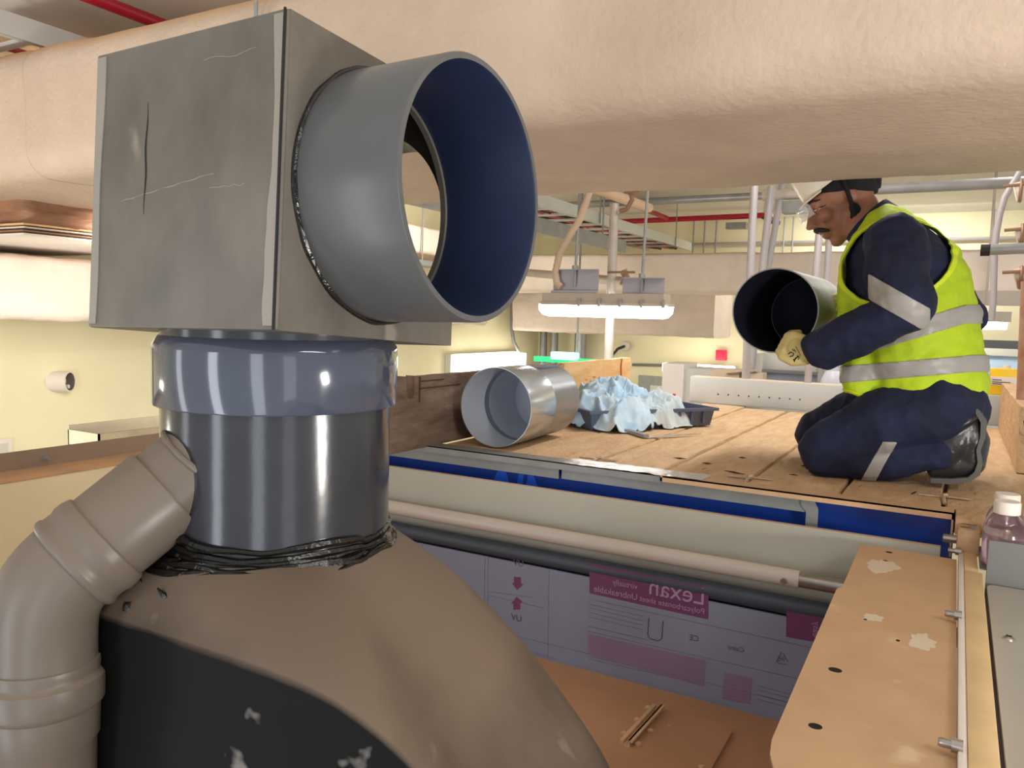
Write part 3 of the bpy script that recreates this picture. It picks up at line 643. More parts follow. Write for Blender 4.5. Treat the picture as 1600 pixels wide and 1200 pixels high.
for i in range(9):
    x = -.24 + i * .06; mb = MB(); mb.box(x - .004, x + .004, -w0 - .006, -w0 + .004, .012, h0 - .01, Kc); mb.build('crate_rib', M_crate, cr)
def rag(name, label, cx, cy, base, rx, ry, h, seed, m, rot=0.):
    def ridge(x, y, f, sd): return (1 - abs(noise.noise((x * f + sd, y * f - sd, sd)))) ** 2.2
    def fn(u, v):
        a = 2 * pi * u; x, y = v * math.cos(a) * rx, v * math.sin(a) * ry
        wx = .03 * noise.noise((x * 11 + seed, y * 11, 1)); wy = .03 * noise.noise((x * 11, y * 11 + seed, 4))
        edge = 1 + .30 * noise.noise((math.cos(a) * 1.8 + seed, math.sin(a) * 1.8, seed))
        f1 = ridge(x + wx, (y + wy) * .55, 11, seed); f2 = ridge((x + wx) * .7, y + wy, 23, seed + 3); f3 = ridge(x + wy, y + wx, 44, seed + 7)
        z = base(v, a) + h * (1 - v ** 2.2) * (.9 + .35 * noise.noise((x * 6, y * 6 + seed, 2))) + .052 * (f1 - .55) + .030 * (f2 - .5) + .013 * (f3 - .5)
        p = Matrix.Rotation(rot, 4, 'Z') @ Vector((x * edge + wx * v, y * edge + wy * v, 0))
        return Vector((cx + p.x, cy + p.y, max(z, .004 + .006 * f2)))
    mb = MB(); mb.grid(fn, 150, 60, wrap=True); o = mb.build(name, m, smooth=80)
    sol = o.modifiers.new('thickness', 'SOLIDIFY'); sol.thickness = .003; sol.offset = 0
    return tag(o, label, 'rag', 'rags heaped on the crate')
M_rag = mat('pale_blue_cloth', (218, 232, 240), .85, scale=11, col2=(160, 204, 236), bump=.15)
M_rag2 = mat('white_cloth', (226, 234, 236), .85, scale=7, col2=(184, 208, 222), bump=.15)
rag('cloth_rag', 'crumpled pale blue rag heaped over the blue crate', -1.225, 3.05, lambda v, a: .085 * (1 - v ** 3), .20, .25, .090, 2.7, M_rag, .3)
rag('cloth_rag', 'white grey rag hanging over the right side of the crate', -1.075, 3.13, lambda v, a: .075 * (1 - v ** 4),   .12, .16, .045, 9.4, M_rag2, -.5)
rag('cloth_rag', 'small blue white rag squeezed between pipe and crate', -1.395, 3.19, lambda v, a: .07 * (1 - v ** 3), .075, .10, .065, 5.9, M_rag, .9)
mb = MB(); Mr = Matrix.Translation(onY(1049, 622, 3.42)) @ Matrix.Rotation(.3, 4, 'Z'); mb.box(-.018, .018, -.012, .012, -.02, .02, Mr, bev=.003); mb.box(-.012, .012, -.014, -.011, -.006, .010, Mr)
rk = mb.build('red_clip', mat('red_plastic', (224, 40, 66), .4)); tag(rk, 'small red plastic clip on the rim of the crate', 'clip')
# trowel-like knife on the planks
kn = thing('putty_knife', 'flat knife with grey handle lying on the planks before the crate', 'knife', (-.98, 2.86, .002))
k0, k1, k2 = onZ(972, 671, .008), onZ(1010, 682, .008), onZ(1096, 678, .004)
dk = (k1 - k0); Mk = Matrix.Translation(k0) @ Matrix.Rotation(math.atan2(dk.y, dk.x), 4, 'Z')
mb = MB(); mb.box(0, dk.length, -.012, .012, -.006, .008, Mk, bev=.003); mb.build('handle', mat('grey_handle', (150, 146, 150), .45), kn)
db = (k2 - k1); Mk2 = Matrix.Translation(k1) @ Matrix.Rotation(math.atan2(db.y, db.x), 4, 'Z'); mb = MB(); mb.prism([(-.01, -.008), (db.length * .4, -.010), (db.length, -.001), (db.length, .001), (db.length * .4, .010), (-.01, .008)], -.004, -.0025, Mk2); mb.build('blade', M_shiny, kn)

# ------------------------------------------------------------------ far end of the platform
gb = thing('perforated_beam', 'pale grey metal beam with a row of small holes across the platform end', 'beam', (-.5, 4.2, 0))
M_beam = mat('pale_grey_paint', (196, 202, 204), .5, var=.04, dust=(222, 204, 176), dlo=.5, dhi=1)
mb = MB(); mb.box(-1.25, .60, 4.20, 4.30, .0, .142, bev=.010); mb.build('beam_body', M_beam, gb)
for i in range(9):
    p = onY(1122 + i * 15.98, 615.8 + i * 1.07, 4.1995); mb = MB(); mb.lathe([(0, 0), (.0038, 0), (.0038, .001)], p, (0, -1, 0), 10); mb.build('hole', M_black, gb)
def pole(px0, py0, px1, py1, y, r, label, m, cat='pole', grp=None, zt=None, zb=None):
    a, c = onY(px0, py0, y), onY(px1, py1, y); d = c - a
    if zb is not None: a = a + d * ((zb - a.z) / d.z)
    if zt is not None: c = a + d * ((zt - a.z) / d.z)
    mb = MB(); mb.tube([a, c], r, 14); o = mb.build(name_of[cat], m); tag(o, label, cat, grp); return o
name_of = {'pole': 'upright_rod', 'scaffold tube': 'scaffold_pole', 'pipe': 'service_pipe', 'conduit': 'conduit'}
M_rod = mat('grey_rod', (176, 170, 172), .5, metal=.2, var=.06)
pole(1165, 590, 1178, 300, 4.25, .020, 'thick grey upright rod just left of the worker\'s helmet', M_rod, zb=.14, zt=ZC - .002)
pole(1262, 600, 1280, 365, 4.25, .018, 'grey upright rod below the worker\'s chin', M_rod, zb=.14, zt=ZC - .002)
pole(1284, 560, 1296, 365, 4.76, .018, 'farther grey upright rod behind the worker\'s chest', M_rod, zb=.061, zt=ZC - .002)
pole(1190, 430, 1201, 330, 4.76, .021, 'grey upright rod behind the held pipe under the tee', M_rod, zb=.061, zt=1.22)
pole(1205, 390, 1217, 320, 5.6, .022, 'slanting grey rod right of the tee fitting', M_rod, zb=.3, zt=ZC - .002)
# gear beyond the beam
def simple(name, label, cat, parts):
    o = thing(name, label, cat, parts[0][2]); 
    for (pn, m, _, fn) in parts: mb = MB(); fn(mb); mb.build(pn, m, o)
    return o
M_pale = mat('pale_equipment_paint', (206, 204, 196), .5, var=.04); M_blu2 = mat('pale_blue_paint', (176, 200, 222), .5, var=.05)
simple('equipment_case', 'beige grey equipment case with dark recess behind the gloved hand', 'case', [
    ('case_body', M_pale, (-.7, 4.9, -.3), lambda q: (q.box(-1.06, .05, 4.85, 4.86, .165, .255, bev=.003), q.box(-1.06, -1.0, 4.80, 5.3, -.3, .255), q.box(-1.06, .05, 4.70, 5.3, -.3, .06))),
    ('recess', mat('blue_grey_recess', (150, 152, 168), .5), (0, 0, 0), lambda q: q.box(-1.0, .05, 4.83, 4.84, .062, .152)),
    ('lip', M_dgrey, (0, 0, 0), lambda q: q.box(-1.0, .05, 4.80, 4.84, .15, .166))])
simple('cardboard_carton', 'small crushed cardboard carton standing behind the perforated beam', 'carton', [
    ('carton_body', mat('cardboard', (206, 184, 162), .8, var=.1), (-1.1, 4.6, .0), lambda q: (q.box(-1.22, -1.06, 4.5, 4.7, .0, .165), q.box(-1.00, -.93, 4.5, 4.6, 0, .16))),
    ('carton_flap', mat('cardboard_flap', (190, 160, 136), .8, var=.1), (0, 0, 0), lambda q: q.add([(-1.13, 4.48, .15), (-.96, 4.48, .175), (-.96, 4.6, .18), (-1.13, 4.6, .155)], [(0, 1, 2, 3)]))])
mb = MB(); mb.lathe([(0, 0), (.055, 0), (.06, .01), (.058, .15), (.04, .19), (.03, .2), (.03, .22), (0, .22)], onY(1300, 600, 4.5) - Vector((0, 0, .13)), seg=28); jg = mb.build('plastic_jug', mat('milky_plastic', (226, 226, 236), .4)); tag(jg, 'milky white jug behind the beam at the worker\'s knee', 'jug')
tn = thing('tin_can', 'yellow and white solvent tin standing on the beam right of worker', 'tin', (.19, 4.25, .142))
M_yel = mat('yellow_label', (250, 206, 40), .4)
mb = MB(); mb.box(.135, .255, 4.215, 4.285, .142, .262, bev=.006); mb.build('tin_body', M_yel, tn)
mb = MB(); mb.box(.1355, .2545, 4.2135, 4.2155, .185, .225); mb.build('white_label', M_cap, tn)
mb = MB(); mb.lathe([(0, .016), (.018, .016), (.018, 0)], (.195, 4.25, .262), seg=18); mb.build('tin_cap', M_cap, tn)
for zz in (.208, .198, .190):
    mb = MB(); mb.box(.145, .20 + .02 * math.sin(zz * 900), 4.2130, 4.2136, zz, zz + .004); mb.build('label_line', M_ink, tn)
simple('blue_cabinet', 'pale blue framed cabinet behind the worker\'s back', 'cabinet', [
    ('frame', M_blu2, (.25, 6.5, -1), lambda q: (q.box(-.05, .47, 6.5, 6.9, -1.0, .30, bev=.01),)),
    ('door', M_pale, (0, 0, 0), lambda q: q.box(.0, .16, 6.48, 6.5, -.9, .22)),
    ('trim', M_white, (0, 0, 0), lambda q: q.box(-.06, .48, 6.47, 6.5, .26, .31))])
simple('white_cabinet', 'white glaring cabinet at the far left end of the perforated beam', 'cabinet', [
    ('cabinet_body', M_cap, (-1.6, 4.9, -1), lambda q: q.box(-1.64, -1.50, 4.9, 5.2, -1.0, .165, bev=.004)),
    ('side_door', M_pale, (0, 0, 0), lambda q: q.box(-1.505, -1.15, 4.93, 5.2, -1.0, .14))])
simple('wall_hatch', 'small grey framed hatch on the far wall beside the white cabinet', 'hatch', [
    ('frame', M_galvd, (-3.0, 8.45, -.6), lambda q: q.box(-3.10, -2.45, 8.44, 8.495, -.60, -.18)),
    ('door', M_pale, (0, 0, 0), lambda q: q.box(-2.95, -2.45, 8.42, 8.44, -.60, -.28))])
p = onY(1127, 555, 8.47); mb = MB(); mb.box(p.x - .055, p.x + .055, 8.44, 8.499, p.z - .055, p.z + .055, bev=.008); mb.box(p.x - .03, p.x + .03, 8.425, 8.441, p.z - .03, p.z + .03)
tag(mb.build('call_point', mat('red_call_point', (232, 40, 84), .4)), 'red square alarm call point on the cream far wall', 'call point')

# ------------------------------------------------------------------ ducts
mat('rail_brown', (150, 124, 104), .8, var=.1)
def wrapped_duct(name, label, axis, a0, a1, p0, p1, z0, z1, r, m, amp, fs_, n=150, seams=(), seed=0, cap=True, lump=0.):
    """cloth wrapped duct: rounded section (p0..p1 across, z0..z1) swept along 'x' or 'y'"""
    cx, cz = (p0 + p1) / 2, (z0 + z1) / 2; sec = rrect((p1 - p0) / 2, (z1 - z0) / 2, r, 7)
    full = []
    for i in range(len(sec)):
        a, c = Vector(sec[i]), Vector(sec[(i + 1) % len(sec)]); k = max(1, int((c - a).length / .035))
        full += [a.lerp(c, j / k) for j in range(k)]
    q = len(full); t = thing(name, label, 'duct', (((a0 + a1) / 2, cx, z0) if axis == 'x' else (cx, (a0 + a1) / 2, z0)))
    mb = MB()
    def P(s, v):
        nrm = v.normalized(); p = Vector((s, v.x, v.y))
        k = amp * fbm((p.x * fs_, p.y * fs_, p.z * fs_ + seed), 1, 4) + lump * noise.noise((p.x * 1.3 + seed, p.y * 1.1, p.z))
        for sx, wd, dp in seams: k -= dp * math.exp(-((s - sx) / wd) ** 2)
        sag = -.012 * lump / .02 * (1 - abs(v.x) / ((p1 - p0) / 2)) if v.y < 0 and lump else 0
        x, y, z = s, cx + v.x + nrm.x * k, cz + v.y + nrm.y * k + sag
        return Vector((x, y, z)) if axis == 'x' else Vector((y, x, z))
    mb.grid(lambda u, w_: P(a0 + (a1 - a0) * w_, full[int(round(u * q)) % q]), q, n, wrap=True)
    if cap:
        for e in (0, n - 1): mb.add([mb.v[e * q + i].copy() for i in range(q)], [tuple(range(q))])
    mb.build('cloth_wrap', m, t, 75)
    for sx, wd, dp in seams:
        mb = MB(); mb.tube([P(sx + .004 * noise.noise((i * .3, sx, 0)), v) + (Vector((0, v.x, v.y)) if axis == 'x' else Vector((v.x, 0, v.y))).normalized() * .0004 for i, v in enumerate(full)], .0016, 5, closed=True); mb.build('seam_line', MATS['rail_brown'], t)
    return t
D = wrapped_duct('insulated_duct', 'huge cloth wrapped air duct crossing overhead above box and worker', 'x', -4.39, 3.6, 1.475, 2.455, .832, 1.245, .085, M_duct, .010, 2.2, 300,
                 seams=((-.735, .006, .005), (-.690, .004, .004), (-2.62, .012, .004), (1.2, .006, .005)), seed=3, lump=.014)
for px, py, yy in ((400, 15, 1.46), (197, 25, 2.5), (28, 12, 2.7)):
    p = onY(px, py, yy); mb = MB(); mb.tube([(p.x, yy, ZC), (p.x, yy, .9 if yy < 2 else 1.2)], .005, 8); mb.build('hanger_rod', M_galvd, D)
pc = onY(40, 372, 1.78)
mb = MB(); mb.grid(lambda u, v: Vector((pc.x - .5 + (.5 + .02 * math.sin(v * 9) + .01 * fbm((u * 8, v * 4, 1))) * (1 if .0 <= u < .001 else 1) * 1, 0, 0)) if False else
    (lambda a, z: Vector((pc.x - .6 + a[0] + .014 * fbm((a[0] * 5, a[1] * 5, z * 9)), 2.18 + a[1] + .014 * fbm((a[0] * 5 + 4, a[1] * 5, z * 9)), z)))([Vector(q) for q in rrect(.6, .40, .05, 6)][int(round(u * 28)) % 28], .735 + v * .125 + .0 * u), 28, 12, wrap=True)
mb.build('branch_wrap', M_duct3, D, 70)
for k, (zz, gr, mm) in enumerate(((.728, .018, M_wood3), (.716, .012, M_duct2), (.702, .024, M_duct3), (.690, .02, M_cap))):
    mb = MB(); mb.box(pc.x - 1.2 - gr, pc.x + gr, 1.78 - gr, 2.58 + gr, zz, zz + .007); mb.build('flange_layer', mm, D)
wrapped_duct('insulated_duct', 'crinkled cloth wrapped duct along the left wall behind the box', 'y', .3, 6.3, -4.36, -3.8, .347, .655, .05, M_duct2, .018, 4, 160, seed=8)
wrapped_duct('insulated_duct', 'upper far wrapped duct crossing behind the hanging light and worker', 'x', -4.38, 3.6, 6.5, 7.1, .675, 1.0, .04, M_duct2, .010, 3, 200, seams=((-1.4, .01, .008), (-2.55, .02, .01)), seed=13)
wrapped_duct('insulated_duct', 'lower far wrapped duct ending below the hanging light', 'x', -4.24, -2.04, 7.55, 8.2, .285, .72, .04, M_duct2, .014, 4, 110, seams=((-2.5, .01, .01), (-3.3, .01, .01)), seed=21)

wrapped_duct('insulated_duct', 'small wrapped duct high on the left wall seen through the round collar', 'y', 3.3, 6.35, -4.38, -3.92, .93, 1.16, .04, M_duct2, .014, 4, 80, seed=31)
mb = MB(); mb.tube([(-3.9, 3.3, .85), (-3.9, 6.35, .85)], .03, 12); mb.tube([(-3.9, 3.6, .85), (-3.9, 3.6, 1.51)], .006, 8); mb.tube([(-3.9, 5.4, .85), (-3.9, 5.4, 1.51)], .006, 8); tag(mb.build('conduit', M_galvd), 'grey conduit under the small high duct seen through the collar', 'conduit')

# ------------------------------------------------------------------ services under the ceiling
def tray(name, label, x0, x1, y0, y1, z, ncab, seed, hang):
    t = thing(name, label, 'cable tray', ((x0 + x1) / 2, (y0 + y1) / 2, z)); rnd = random.Random(seed)
    for x, s_ in ((x0, 1), (x1, -1)):
        mb = MB(); mb.box(x - .003, x + .003, y0, y1, z, z + .075); mb.box(min(x, x + s_ * .025), max(x, x + s_ * .025), y0, y1, z + .072, z + .075); mb.box(min(x, x + s_ * .025), max(x, x + s_ * .025), y0, y1, z, z + .003); mb.build('side_rail', M_tray, t)
    k = int((y1 - y0) / .28)
    mb = MB(); mb.box(x0, x1, -.018, .018, z, z + .014); r0 = None
    for i in range(k):
        mb = MB(); yy = y0 + .14 + i * .28
        if r0 is None: mb.box(x0, x1, yy - .018, yy + .018, z + .003, z + .016); r0 = mb.build('rung', M_tray, t)
        else: dup(r0, (0, i * .28, 0))
    for i in range(ncab):
        xx = x0 + .05 + (x1 - x0 - .1) * i / max(1, ncab - 1); ph = rnd.uniform(0, 6)
        mb = MB(); mb.tube([(xx + .012 * math.sin(q * .8 + ph), y0 + (y1 - y0) * q / 24, z + .026 + .006 * math.sin(q + ph)) for q in range(25)], .011, 8); mb.build('cable', M_redc if i % 3 != 1 else M_cable, t)
    for hx, hy in hang:
        mb = MB(); mb.tube([(hx, hy, z), (hx, hy, ZC)], .005, 8); mb.build('hanger_rod', M_galvd, t)
tray('cable_tray', 'pale cable tray with red cables running away behind the hanging light', -2.66, -2.25, 2.65, 7.4, 1.10, 7, 4, ((-2.67, 3.4), (-2.24, 5.2), (-2.24, 6.9)))
tray('cable_tray', 'grey cable tray above the big duct at the top left corner', -3.35, -2.745, -.8, 2.62, 1.29, 4, 5, ((-2.73, .9),))
a = onY(648, 303, 3.0)
mb = MB(); mb.box(a.x - .02, a.x + .02, 2.6, 5.6, a.z - .05, a.z + .04); mb.tube([(a.x, 3.5, a.z), (a.x, 3.5, ZC)], .006, 8); mb.tube([(a.x, 5.2, a.z), (a.x, 5.2, ZC)], .006, 8)
tag(mb.build('strut_channel', M_galvd), 'galvanised strut channel seen through the round collar opening', 'strut')
def pipe(path, r, name, m, label, cat, seg=14, parts=None):
    mb = MB(); mb.tube(path, r, seg); return tag(mb.build(name, m, smooth=60), label, cat)
p = onZ(153, 0, 1.44); q = onZ(240, 27, 1.44)
pipe([(p.x, -1, 1.44), (p.x, 7.6, 1.44)], .022, 'sprinkler_pipe', M_red, 'dark red sprinkler pipe under the ceiling at the top left', 'pipe')
a = onY(985, 347, 7.7); c = onY(1195, 335, 7.7)
sp = thing('sprinkler_pipe', 'bright red sprinkler pipe under the ceiling behind the upright rods', 'pipe', (a.x, 7.7, 1.3))
mb = MB(); mb.tube([(-3.9, 7.7, a.z), (c.x, 7.7, a.z + .02)], .026, 12); mb.build('pipe_run', M_red, sp)
mb = MB(); mb.tube([(c.x - .02, 7.7, a.z + .02), (c.x + .05, 7.75, a.z - .02), (c.x + .08, 7.9, a.z - .03)], .03, 10); mb.build('elbow', M_cable, sp)
mb = MB(); mb.box(c.x - .35, c.x - .16, 7.66, 7.75, a.z - .10, a.z - .04); mb.build('clamp', M_galvd, sp)
a = onY(1000, 325, 6.0); c = onY(1590, 302, 6.0)
pipe([(a.x - .9, 6.0, 1.36), (3.2, 6.0, 1.36)], .028, 'conduit', M_galv, 'thick galvanised conduit running along the white ceiling', 'conduit')
a = onY(1460, 291, 4.6); pipe([(-.75, 4.6, a.z), (1.6, 4.6, a.z)], .026, 'conduit', mat('grey_conduit', (140, 138, 138), .5), 'dark grey conduit just above the worker\'s back', 'conduit')
wc = thing('wall_conduit', 'thin grey conduit along the cream wall above the upper far duct', 'conduit', (-1, 8.44, 1.26))
mb = MB(); mb.tube([(-3.2, 8.44, 1.262), (3.2, 8.44, 1.262)], .016, 8); mb.build('conduit_run', M_rod, wc)
for px in (1083, 1100, 1118, 1238, 1224, 1550):
    p = onY(px, 380, 8.40); mb = MB(); mb.tube([(p.x, 8.40, 1.0), (p.x, 8.40, ZC)], .008, 6); mb.build('hanger_rod', M_galvd, wc)
tf = thing('tee_fitting', 'dusty pipe tee and elbow hanging left of the white helmet', 'fitting', (-.9, 4.9, 1.3))
a = onY(1192, 306, 4.9); c = onY(1252, 303, 4.9)
mb = MB(); mb.tube([a, c], .030, 12); mb.build('cross_pipe', M_tube, tf)
mb = MB(); mb.tube([(a.x + .2, 4.9, a.z), (a.x + .2, 4.9, ZC)], .006, 8); mb.build('hanger_rod', M_galvd, tf)
mb = MB(); mb.tube([a + Vector((.05, 0, .03)), a + Vector((.04, 0, -.10))], .034, 12); mb.build('down_elbow', M_tube, tf)
mb = MB(); mb.box(a.x + .12, a.x + .30, 4.86, 4.95, a.z - .11, a.z - .04); mb.build('junction_block', M_galvd, tf)
# scaffold tubes and couplers
M_scaf = mat('scaffold_steel', (190, 180, 170), .5, metal=.3, var=.12, scale=10, dust=(210, 180, 150), dlo=.3, dhi=1)
M_coup = mat('rusty_coupler', (150, 118, 94), .6, metal=.3, var=.2)
sf = thing('scaffold_pole', 'steel scaffold pole standing behind the hanging light', 'scaffold tube', onY(950, 560, 4.22))
a, c = onY(948, 640, 4.22), onY(960, 318, 4.22)
mb = MB(); mb.tube([a, c], .026, 16); mb.build('pole_tube', M_scaf, sf)
p = onY(968, 440, 4.18); mb = MB(); mb.tube([p + Vector((.02, 0, -.02)), p + Vector((.04, 0, .02)), p + Vector((.02, 0, .06))], .022, 8); mb.tube([p + Vector((-.06, -.03, .05)), p + Vector((.10, -.03, .05))], .007, 6); mb.build('coupler', M_coup, sf)
p = onY(985, 318, 4.2); mb = MB(); mb.tube([p + Vector((-.06, 0, -.04)), p + Vector((-.02, 0, -.03)), p + Vector((.01, 0, .02)), p + Vector((.0, 0, .06))], .014, 8); mb.tube([p + Vector((-.03, -.02, .06)), p + Vector((.06, -.02, .06))], .008, 6); mb.build('coupler', M_coup, sf)
a, c = onY(735, 418, 5.0), onY(978, 440, 4.20); pipe([a, c], .026, 'scaffold_tube', M_scaf, 'level scaffold tube passing behind the lamp conduit', 'scaffold tube')
a = onY(1014, 325, 4.9); pipe([a, Vector((a.x - .05, 2.7, a.z))], .030, 'scaffold_tube', mat('dusty_tube', (222, 190, 160), .6, var=.08), 'dusty scaffold tube end above the hanging light', 'scaffold tube')
rp = thing('scaffold_pole', 'rusty pole standing on the right toe board', 'scaffold tube', (.2, 3.2, .2))
mb = MB(); mb.tube([(.207, 3.2, .2), (.193, 3.2, .60)], .024, 14); mb.build('pole_tube', mat('rusty_pole', (196, 164, 142), .6, col2=(166, 110, 80), scale=9), rp)
st = thing('scaffold_tube', 'short grey scaffold tube with black end cap right of the worker', 'scaffold tube', (.2, 3.4, .8))
a, c = onY(1533, 391, 3.4), onY(1640, 386, 3.4)
mb = MB(); mb.tube([a, c], .020, 14); mb.build('tube_body', M_galvd, st)
mb = MB(); mb.tube([a - Vector((.002, 0, 0)), a + Vector((.028, 0, 0))], .0215, 14); mb.build('end_cap', M_black, st)
def coupler(px, py, y, label):
    t = thing('tube_coupler', label, 'coupler', onY(px, py, y)); p = onY(px, py, y)
    mb = MB(); mb.tube([p + Vector((.05, -.02, .01)), p + Vector((-.005, -.02, -.005))], .034, 14); mb.build('tube_end', M_cap if py < 350 else M_scaf, t)
    mb = MB(); mb.tube([p + Vector((.012, -.02, 0)) + Vector((0, math.cos(q), math.sin(q))) * .037 for q in [2 * pi * i / 20 for i in range(20)]], .006, 6, closed=True); mb.build('clamp_band', M_coup, t)
    mb = MB(); mb.tube([p + Vector((-.045, -.05, .015)), p + Vector((.03, -.05, .02))], .006, 8); mb.build('clamp_bolt', M_coup, t)
coupler(1588, 300, 3.5, 'white tube end with clamp at the top right corner')
coupler(1590, 368, 3.5, 'tube clamp above the black capped scaffold tube')
coupler(1588, 434, 3.3, 'rusty tube clamp above the rusty pole at right')
pth = [onY(x, y, 4.0) for x, y in ((1598, 262), (1582, 288), (1570, 308), (1562, 335), (1557, 362), (1554, 386), (1552, 470), (1549, 500))]
pipe(pth, .014, 'curved_conduit', M_rod, 'bent grey conduit dropping to the light behind the worker\'s back', 'conduit', 10)
# ------------------------------------------------------------------ lights
hl = thing('hanging_light', 'glowing fluorescent light hung on two rods above the platform', 'light', (-1.68, 4.0, .45))
mb = MB()
mb.prism([(-2.05 + .025, 3.935), (-1.315 - .02, 3.935), (-1.305, 3.95), (-1.305, 4.05), (-1.325, 4.065), (-2.035, 4.065), (-2.055, 4.05), (-2.055, 3.95)], .505, .522); mb.prism([(-2.03, 3.945), (-1.33, 3.945), (-1.33, 4.055), (-2.03, 4.055)], .522, .570)
mb.build('housing', M_lampbody, hl)
mb = MB(); bm_ = []
for (z, ins) in ((.505, .0), (.470, .004), (.450, .02), (.442, .04)): bm_.append([(-2.048 + ins, 3.94 + ins), (-1.312 - ins, 3.94 + ins), (-1.312 - ins, 4.06 - ins), (-2.048 + ins, 4.06 - ins)])
vs = [Vector((x, y, z)) for (z, ins), r_ in zip(((.505, 0), (.470, 0), (.450, 0), (.442, 0)), bm_) for x, y in r_]
mb.add(vs, [(i * 4 + k, i * 4 + (k + 1) % 4, i * 4 + 4 + (k + 1) % 4, i * 4 + 4 + k) for i in range(3) for k in range(4)] + [(12, 13, 14, 15)]); mb.build('diffuser', M_light, hl)
for i in range(5):
    x = -1.80 + i * .118; mb = MB(); mb.box(x - .008, x + .008, 3.928, 3.938, .498, .54, bev=.002); mb.build('clip', M_galvd, hl)
for (xa, xb, za, zb_, xr) in ((-1.985, -1.715, .585, .70, -1.85), (-1.575, -1.345, .565, .655, -1.465)):
    mb = MB(); mb.box(xa, xb, 3.99, 3.994, za, zb_); mb.box(xa, xb, 3.965, 3.994, zb_ - .004, zb_); mb.box(xa, xb, 3.965, 3.994, za - .015, za); mb.build('bracket_plate', mat('bracket_grey', (160, 160, 170), .5, metal=.2, var=.1), hl)
    mb = MB(); mb.tube([(xr, 3.98, za + .02), (xr + .02, 3.98, ZC)], .008, 8); mb.lathe([(0, .02), (.018, .02), (.018, 0)], (xr, 3.98, zb_), seg=6); mb.build('hanger_rod', M_galvd, hl)
pth = [onY(x, y, 3.97) for x, y in ((921, 300), (915, 318), (905, 345), (888, 372), (874, 398), (868, 425), (870, 442), (878, 450))]
fine = []
for i in range(len(pth) - 1):
    for k in range(8): fine.append(pth[i].lerp(pth[i + 1], k / 8))
mb = MB(); mb.tube(fine, [.0185 + .0022 * (i % 2) for i in range(len(fine))], 12); mb.build('flexible_conduit', mat('ribbed_conduit', (196, 172, 148), .6), hl)
def batten(name, label, box, em, body, bm2):
    t = thing(name, label, 'light', ((box[0] + box[1]) / 2, (box[2] + box[3]) / 2, box[4]))
    mb = MB(); mb.box(*box, bev=.01); mb.build('diffuser', em, t)
    mb = MB(); mb.box(*body); mb.build('housing', bm2, t)
a, c = onX(712, 550, -4.3), onX(818, 588, -4.3)
batten('wall_light', 'glaring white wall light above the galvanised pipe', (-4.33, -4.24, 6.55, 7.9, -.21, .03), M_lightw, (-4.395, -4.33, 6.5, 7.95, -.23, .05), M_pale)
a, c = onY(1037, 567, 8.2), onY(1145, 582, 8.2)
batten('wall_light', 'long white glowing light beside the red call point', (a.x, c.x, 8.15, 8.3, -.10, -.01), M_lightw, (a.x + .02, c.x - .02, 8.3, 8.495, -.09, -.02), M_pale)
a, c = onY(1530, 500, 6.9), onY(1566, 511, 6.9)
batten('hanging_light', 'small far hanging light behind the worker\'s back', (a.x - .05, c.x, 6.2, 6.32, .44, .49), M_light, (a.x - .06, c.x + .02, 6.2, 6.32, .49, .56), M_lampbody)
mb = MB(); mb.box(a.x - .08, a.x + .42, 6.24, 6.25, .60, .70); mb.tube([(a.x + .02, 6.245, .6), (a.x + .02, 6.245, ZC)], .01, 6); mb.tube([(a.x + .25, 6.245, .6), (a.x + .25, 6.245, .56)], .01, 6)
tag(mb.build('bracket_plate', M_lampbody), 'grey bracket plate holding the small far light', 'bracket')
mb = MB(); mb.box(-.1, 3.2, 7.2, 7.3, .28, .36); tag(mb.build('grey_beam', M_dgrey), 'dark grey horizontal beam behind the worker\'s elbow', 'beam')
# green emergency light in the far corner
p = onY(880, 560, 5.6); ex = thing('emergency_light', 'green glowing emergency light behind the pale toe board', 'light', (p.x, 5.6, p.z - .03))
mb = MB(); mb.box(p.x - .26, p.x + .30, 5.6, 5.66, p.z - .035, p.z + .005); mb.build('case', mat('green_plastic', (40, 190, 120), .4, emit=.6), ex)
mb = MB(); mb.box(p.x - .09, p.x + .13, 5.55, 5.62, p.z - .01, p.z + .05, bev=.012); mb.build('lens', mat('green_lens', (120, 255, 190), .3, emit=2.5), ex)
mb = MB(); mb.tube([(p.x + .1, 5.63, p.z), (p.x + .1, 5.63, ZC)], .008, 6); mb.build('hanger_rod', M_galvd, ex)
for px, lab in ((849, 'left of two grey drop pipes in the far wall corner'), (866, 'right of two grey drop pipes in the far wall corner')):
    p = onY(px, 540, 8.3); pipe([(p.x, 8.3, -1.5), (p.x, 8.3, .6)], .045, 'drop_pipe', M_galvd, lab, 'pipe')
p = onY(904, 540, 8.3); pipe([(p.x, 8.35, -.6), (p.x, 8.35, .4)], .07, 'foil_pipe', M_galv, 'thick foil wrapped drop pipe behind the green light', 'pipe')
# wall fittings
p = onX(88, 596, XL); ws = thing('pipe_sleeve', 'white pipe sleeve stub poking out of the left wall', 'pipe', p)
dv = Vector((.86, .50, .02))
mb = MB(); mb.cur = 0; mb.lathe([(.058, -.03), (.0585, .075), (.050, .077)], p, dv, 28); mb.cur = 1; mb.lathe([(.050, .077), (.048, .0), (0, .0)], p, dv, 28); mb.build('sleeve', [M_cap, mat('sleeve_inside', (110, 104, 98), .8)], ws, fix=False)
mb = MB(); mb.tube([p + dv * .0 + Vector((0, 0, -.03)), p + dv * .07 + Vector((0, 0, -.028))], .012, 8); mb.build('cable', M_cap, ws)
p = onX(3, 698, XL); mb = MB(); mb.box(XL + .001, XL + .02, p.y - .10, p.y + .045, p.z - .09, p.z + .045, bev=.004); so = mb.build('wall_socket', M_cap); tag(so, 'white wall socket at the left edge above the brown rail', 'socket')
